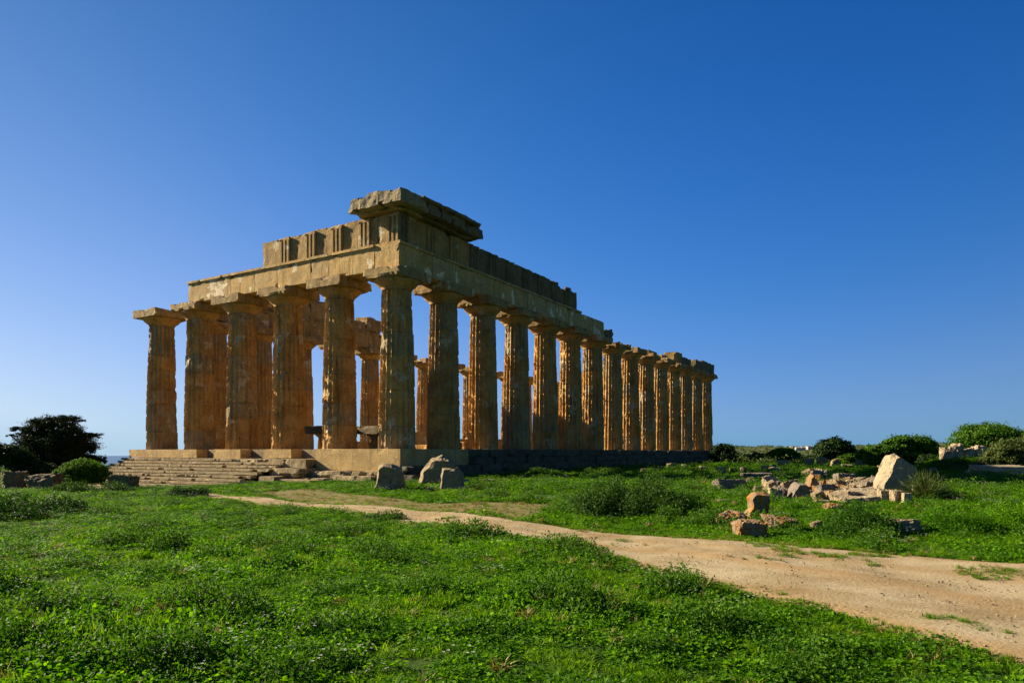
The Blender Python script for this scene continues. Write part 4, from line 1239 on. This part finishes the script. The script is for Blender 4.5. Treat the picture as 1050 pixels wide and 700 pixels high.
def src_col(name, kinds):
    c_ = bpy.data.collections.new(name)
    for i, (kd, sd) in enumerate(kinds):
        v, f, t, mt = clump(kd, sd)
        me = mesh('plant', v, f, mt, False, {'tint': t})
        o = bpy.data.objects.new('%s_%02d' % (name, i), me)
        c_.objects.link(o)
    return c_


def fbm(x, y, s, off=0.0):
    return np.array([noise.noise(Vector((a * s + off, b_ * s, off))) for a, b_ in zip(x, y)])


def candidates(d0, d1, dens, rng, margin=60):
    """uniform over the ground between two depths inside the field of view (plus a margin)"""
    u0, u1 = (-margin - 525) / F, (1050 + margin - 525) / F
    area = (u1 - u0) * (d1**2 - d0**2) / 2
    n = int(area * dens)
    d = np.sqrt(rng.uniform(d0**2, d1**2, n)); u = rng.uniform(u0, u1, n)
    x = CX + d * (FW[0] + u * RT[0]); y = CY + d * (FW[1] + u * RT[1])
    return x, y, d, u * F + 525


# temple footprint and bare patch tests
def blocked(x, y):
    t = (x > -26.4) & (x < 3.2) & (y > -2.2) & (y < 68.4)
    t |= (x > -26.4) & (x < -9.5) & (y > -6.0) & (y < 0)
    return t


bare = np.array([at(*p)[:2] for p in ((250, 505), (330, 501), (380, 508), (440, 516), (520, 515), (575, 516), (560, 524), (545, 535), (480, 527), (400, 521), (300, 515))])
gv = np.empty(len(GROUND.data.vertices) * 3, np.float32); GROUND.data.vertices.foreach_get('co', gv); gv = gv.reshape(-1, 3)
ga = GROUND.data.attributes.new('bare', 'FLOAT', 'POINT')
ga.data.foreach_set('value', (in_poly(gv[:, 0], gv[:, 1], bare) * .9).astype(np.float32))
verge = np.array([at(*p)[:2] for p in ((700, 552), (900, 563), (1050, 575), (1500, 600), (1500, 625), (1050, 600), (950, 590), (850, 575), (760, 562))])
rng = np.random.default_rng(3)
kinds = [('leafy', 1), ('leafy', 2), ('leafy', 3), ('fern', 4), ('fern', 5), ('grass', 6), ('grass', 7), ('weed', 8), ('weed', 9), ('dry', 10)]
SRC = src_col('plants', kinds)
FSRC = src_col('blossoms', [('flower', 1), ('flower', 2)])
PX, PYY, PZZ, RO, SC, PI_ = [], [], [], [], [], []
for (d0, d1, dens, s0) in ((3.2, 9, 130, 1.0), (9, 16, 85, 1.15), (16, 28, 42, 1.5), (28, 60, 17, 2.3), (60, 130, 3.2, 4.2)):
    x, y, d, px = candidates(d0, d1, dens, rng)
    inp = in_poly(x, y, PATH_POLY)
    inb = in_poly(x, y, bare)
    big = fbm(x, y, .35, 2.0); mid = fbm(x, y, 1.1, 9.0); fine = fbm(x, y, 3.0, 5.0)
    keep = ~blocked(x, y) & ~inp
    keep &= ~(inb & (rng.random(len(x)) > .16 + .4 * (mid > .2)))
    keep &= (fine + mid * .7 + rng.normal(size=len(x)) * .18) > -.47
    sel = np.where(keep)[0]
    for i in sel:
        near_left = px[i] < 600 - (y[i] * 0)
        m_ = mid[i] + .25 * big[i] + rng.normal() * .15
        h = 1 + 1.05 * max(-.5, big[i] + .7 * mid[i])
        if inb[i]:
            pk = 9 if rng.random() < .6 else 5; h *= .35
        elif m_ > .33: pk = 7 + int(rng.random() * 2)
        elif m_ > -.12: pk = int(rng.random() * 3)
        elif m_ > -.3: pk = 3 + int(rng.random() * 2)
        else: pk = 5 + int(rng.random() * 2) if rng.random() < .75 else int(rng.random() * 3)
        if rng.random() < .02: pk = 9
        s = s0 * rng.uniform(.7, 1.3)
        RO.append((rng.normal() * .18, rng.normal() * .18, rng.uniform(0, 6.28)))
        SC.append((s, s, s * .85 * h / (s0 ** .8) * (.55 if px[i] < 450 and d[i] > 13.5 else 1)))
        PI_.append(pk); PX.append(x[i]); PYY.append(y[i])
PX = np.array(PX); PYY = np.array(PYY)
PZZ = GZ(PX, PYY) - .005
gn_scatter('meadow_plants', SRC, np.stack([PX, PYY, PZZ], 1), RO, SC, PI_, 'lush green meadow of low leafy weeds and grass around the path and temple', 'meadow')
print('meadow instances', len(PX))

# flowers
x, y, d, px = candidates(4, 40, 3.5, rng)
pt = fbm(x, y, .5, 31.0) + .4 * fbm(x, y, 2.0, 3.0)
keep = (pt > .10) & ~in_poly(x, y, PATH_POLY) & ~blocked(x, y)
x, y, d = x[keep], y[keep], d[keep]
n = len(x)
sc_ = rng.uniform(.8, 1.5, n) * np.where(d > 15, 1.3, 1)
gn_scatter('white_flowers', FSRC, np.stack([x, y, GZ(x, y) + .03], 1), np.stack([np.zeros(n), np.zeros(n), rng.uniform(0, 6.28, n)], 1), np.stack([sc_] * 3, 1), rng.integers(0, 2, n),
           'tiny white flowers sprinkled through the green meadow', 'flowers')

# sparse tufts on the path verge
x, y, d, px = candidates(6, 18, 110, rng)
q = fbm(x, y, 1.0, 55.0) + .6 * fbm(x, y, 3.2, 12.0)
keep = in_poly(x, y, PATH_POLY) & (q > .16) & (in_poly(x, y, verge) | (q > .62))
x, y = x[keep], y[keep]
ed = []
for arr, sg in ((fe_r, -1), (ne_r, 1)):
    dd_ = np.r_[0, np.cumsum(np.hypot(*np.diff(arr, axis=0).T))]
    ne_ = int(dd_[-1] * 26)
    t_ = rng.uniform(0, dd_[-1], ne_)
    q_ = np.stack([np.interp(t_, dd_, arr[:, 0]), np.interp(t_, dd_, arr[:, 1])], 1)
    kk_ = np.array([noise.noise(Vector((a_ * 1.1, b_ * 1.1, 8.0 + sg))) for a_, b_ in q_])
    q_ = q_ + rng.normal(size=q_.shape) * (.10 + .25 * np.clip(kk_, 0, 1))[:, None]
    ed.append(q_[kk_ > -.25])
ed = np.vstack(ed)
x = np.r_[x, ed[:, 0]]; y = np.r_[y, ed[:, 1]]; n = len(x)
sc_ = rng.uniform(.4, .9, n)
gn_scatter('path_tufts', SRC, np.stack([x, y, GZ(x, y) + .03], 1), np.stack([np.zeros(n), np.zeros(n), rng.uniform(0, 6.28, n)], 1), np.stack([sc_, sc_, sc_ * .5], 1), rng.choice([0, 3, 5, 6, 9], n),
           'thin flat tufts of grass growing through the dirt path', 'grass')

# gravel on the path
PB = bpy.data.collections.new('pebbles')
for s_ in range(4):
    V, Fq = block_vf(-.5, .5, -.5, .5, -.3, .4, seg=.34, rough=.12, chip=.25, chipf=.8, seed=s_ * 9.)
    me = mesh('pebble', V * .02, Fq, M['pale'], False, {'tint': np.zeros(len(V))})
    PB.objects.link(bpy.data.objects.new('pebble_%d' % s_, me))
x, y, d, px = candidates(4, 30, 110, rng)
q = fbm(x, y, 1.3, 75.0)
keep = in_poly(x, y, PATH_POLY) & (q + rng.normal(size=len(x)) * .2 > .05)
x, y = x[keep], y[keep]; n = len(x)
sc_ = rng.uniform(.25, 1.0, n) ** 3 * 1.5
gn_scatter('gravel', PB, np.stack([x, y, GZ(x, y) + .036], 1), np.stack([rng.uniform(0, 6, n), rng.uniform(0, 6, n), rng.uniform(0, 6.28, n)], 1), np.stack([sc_] * 3, 1), rng.integers(0, 4, n),
           'loose pale gravel scattered over the dirt path', 'gravel')
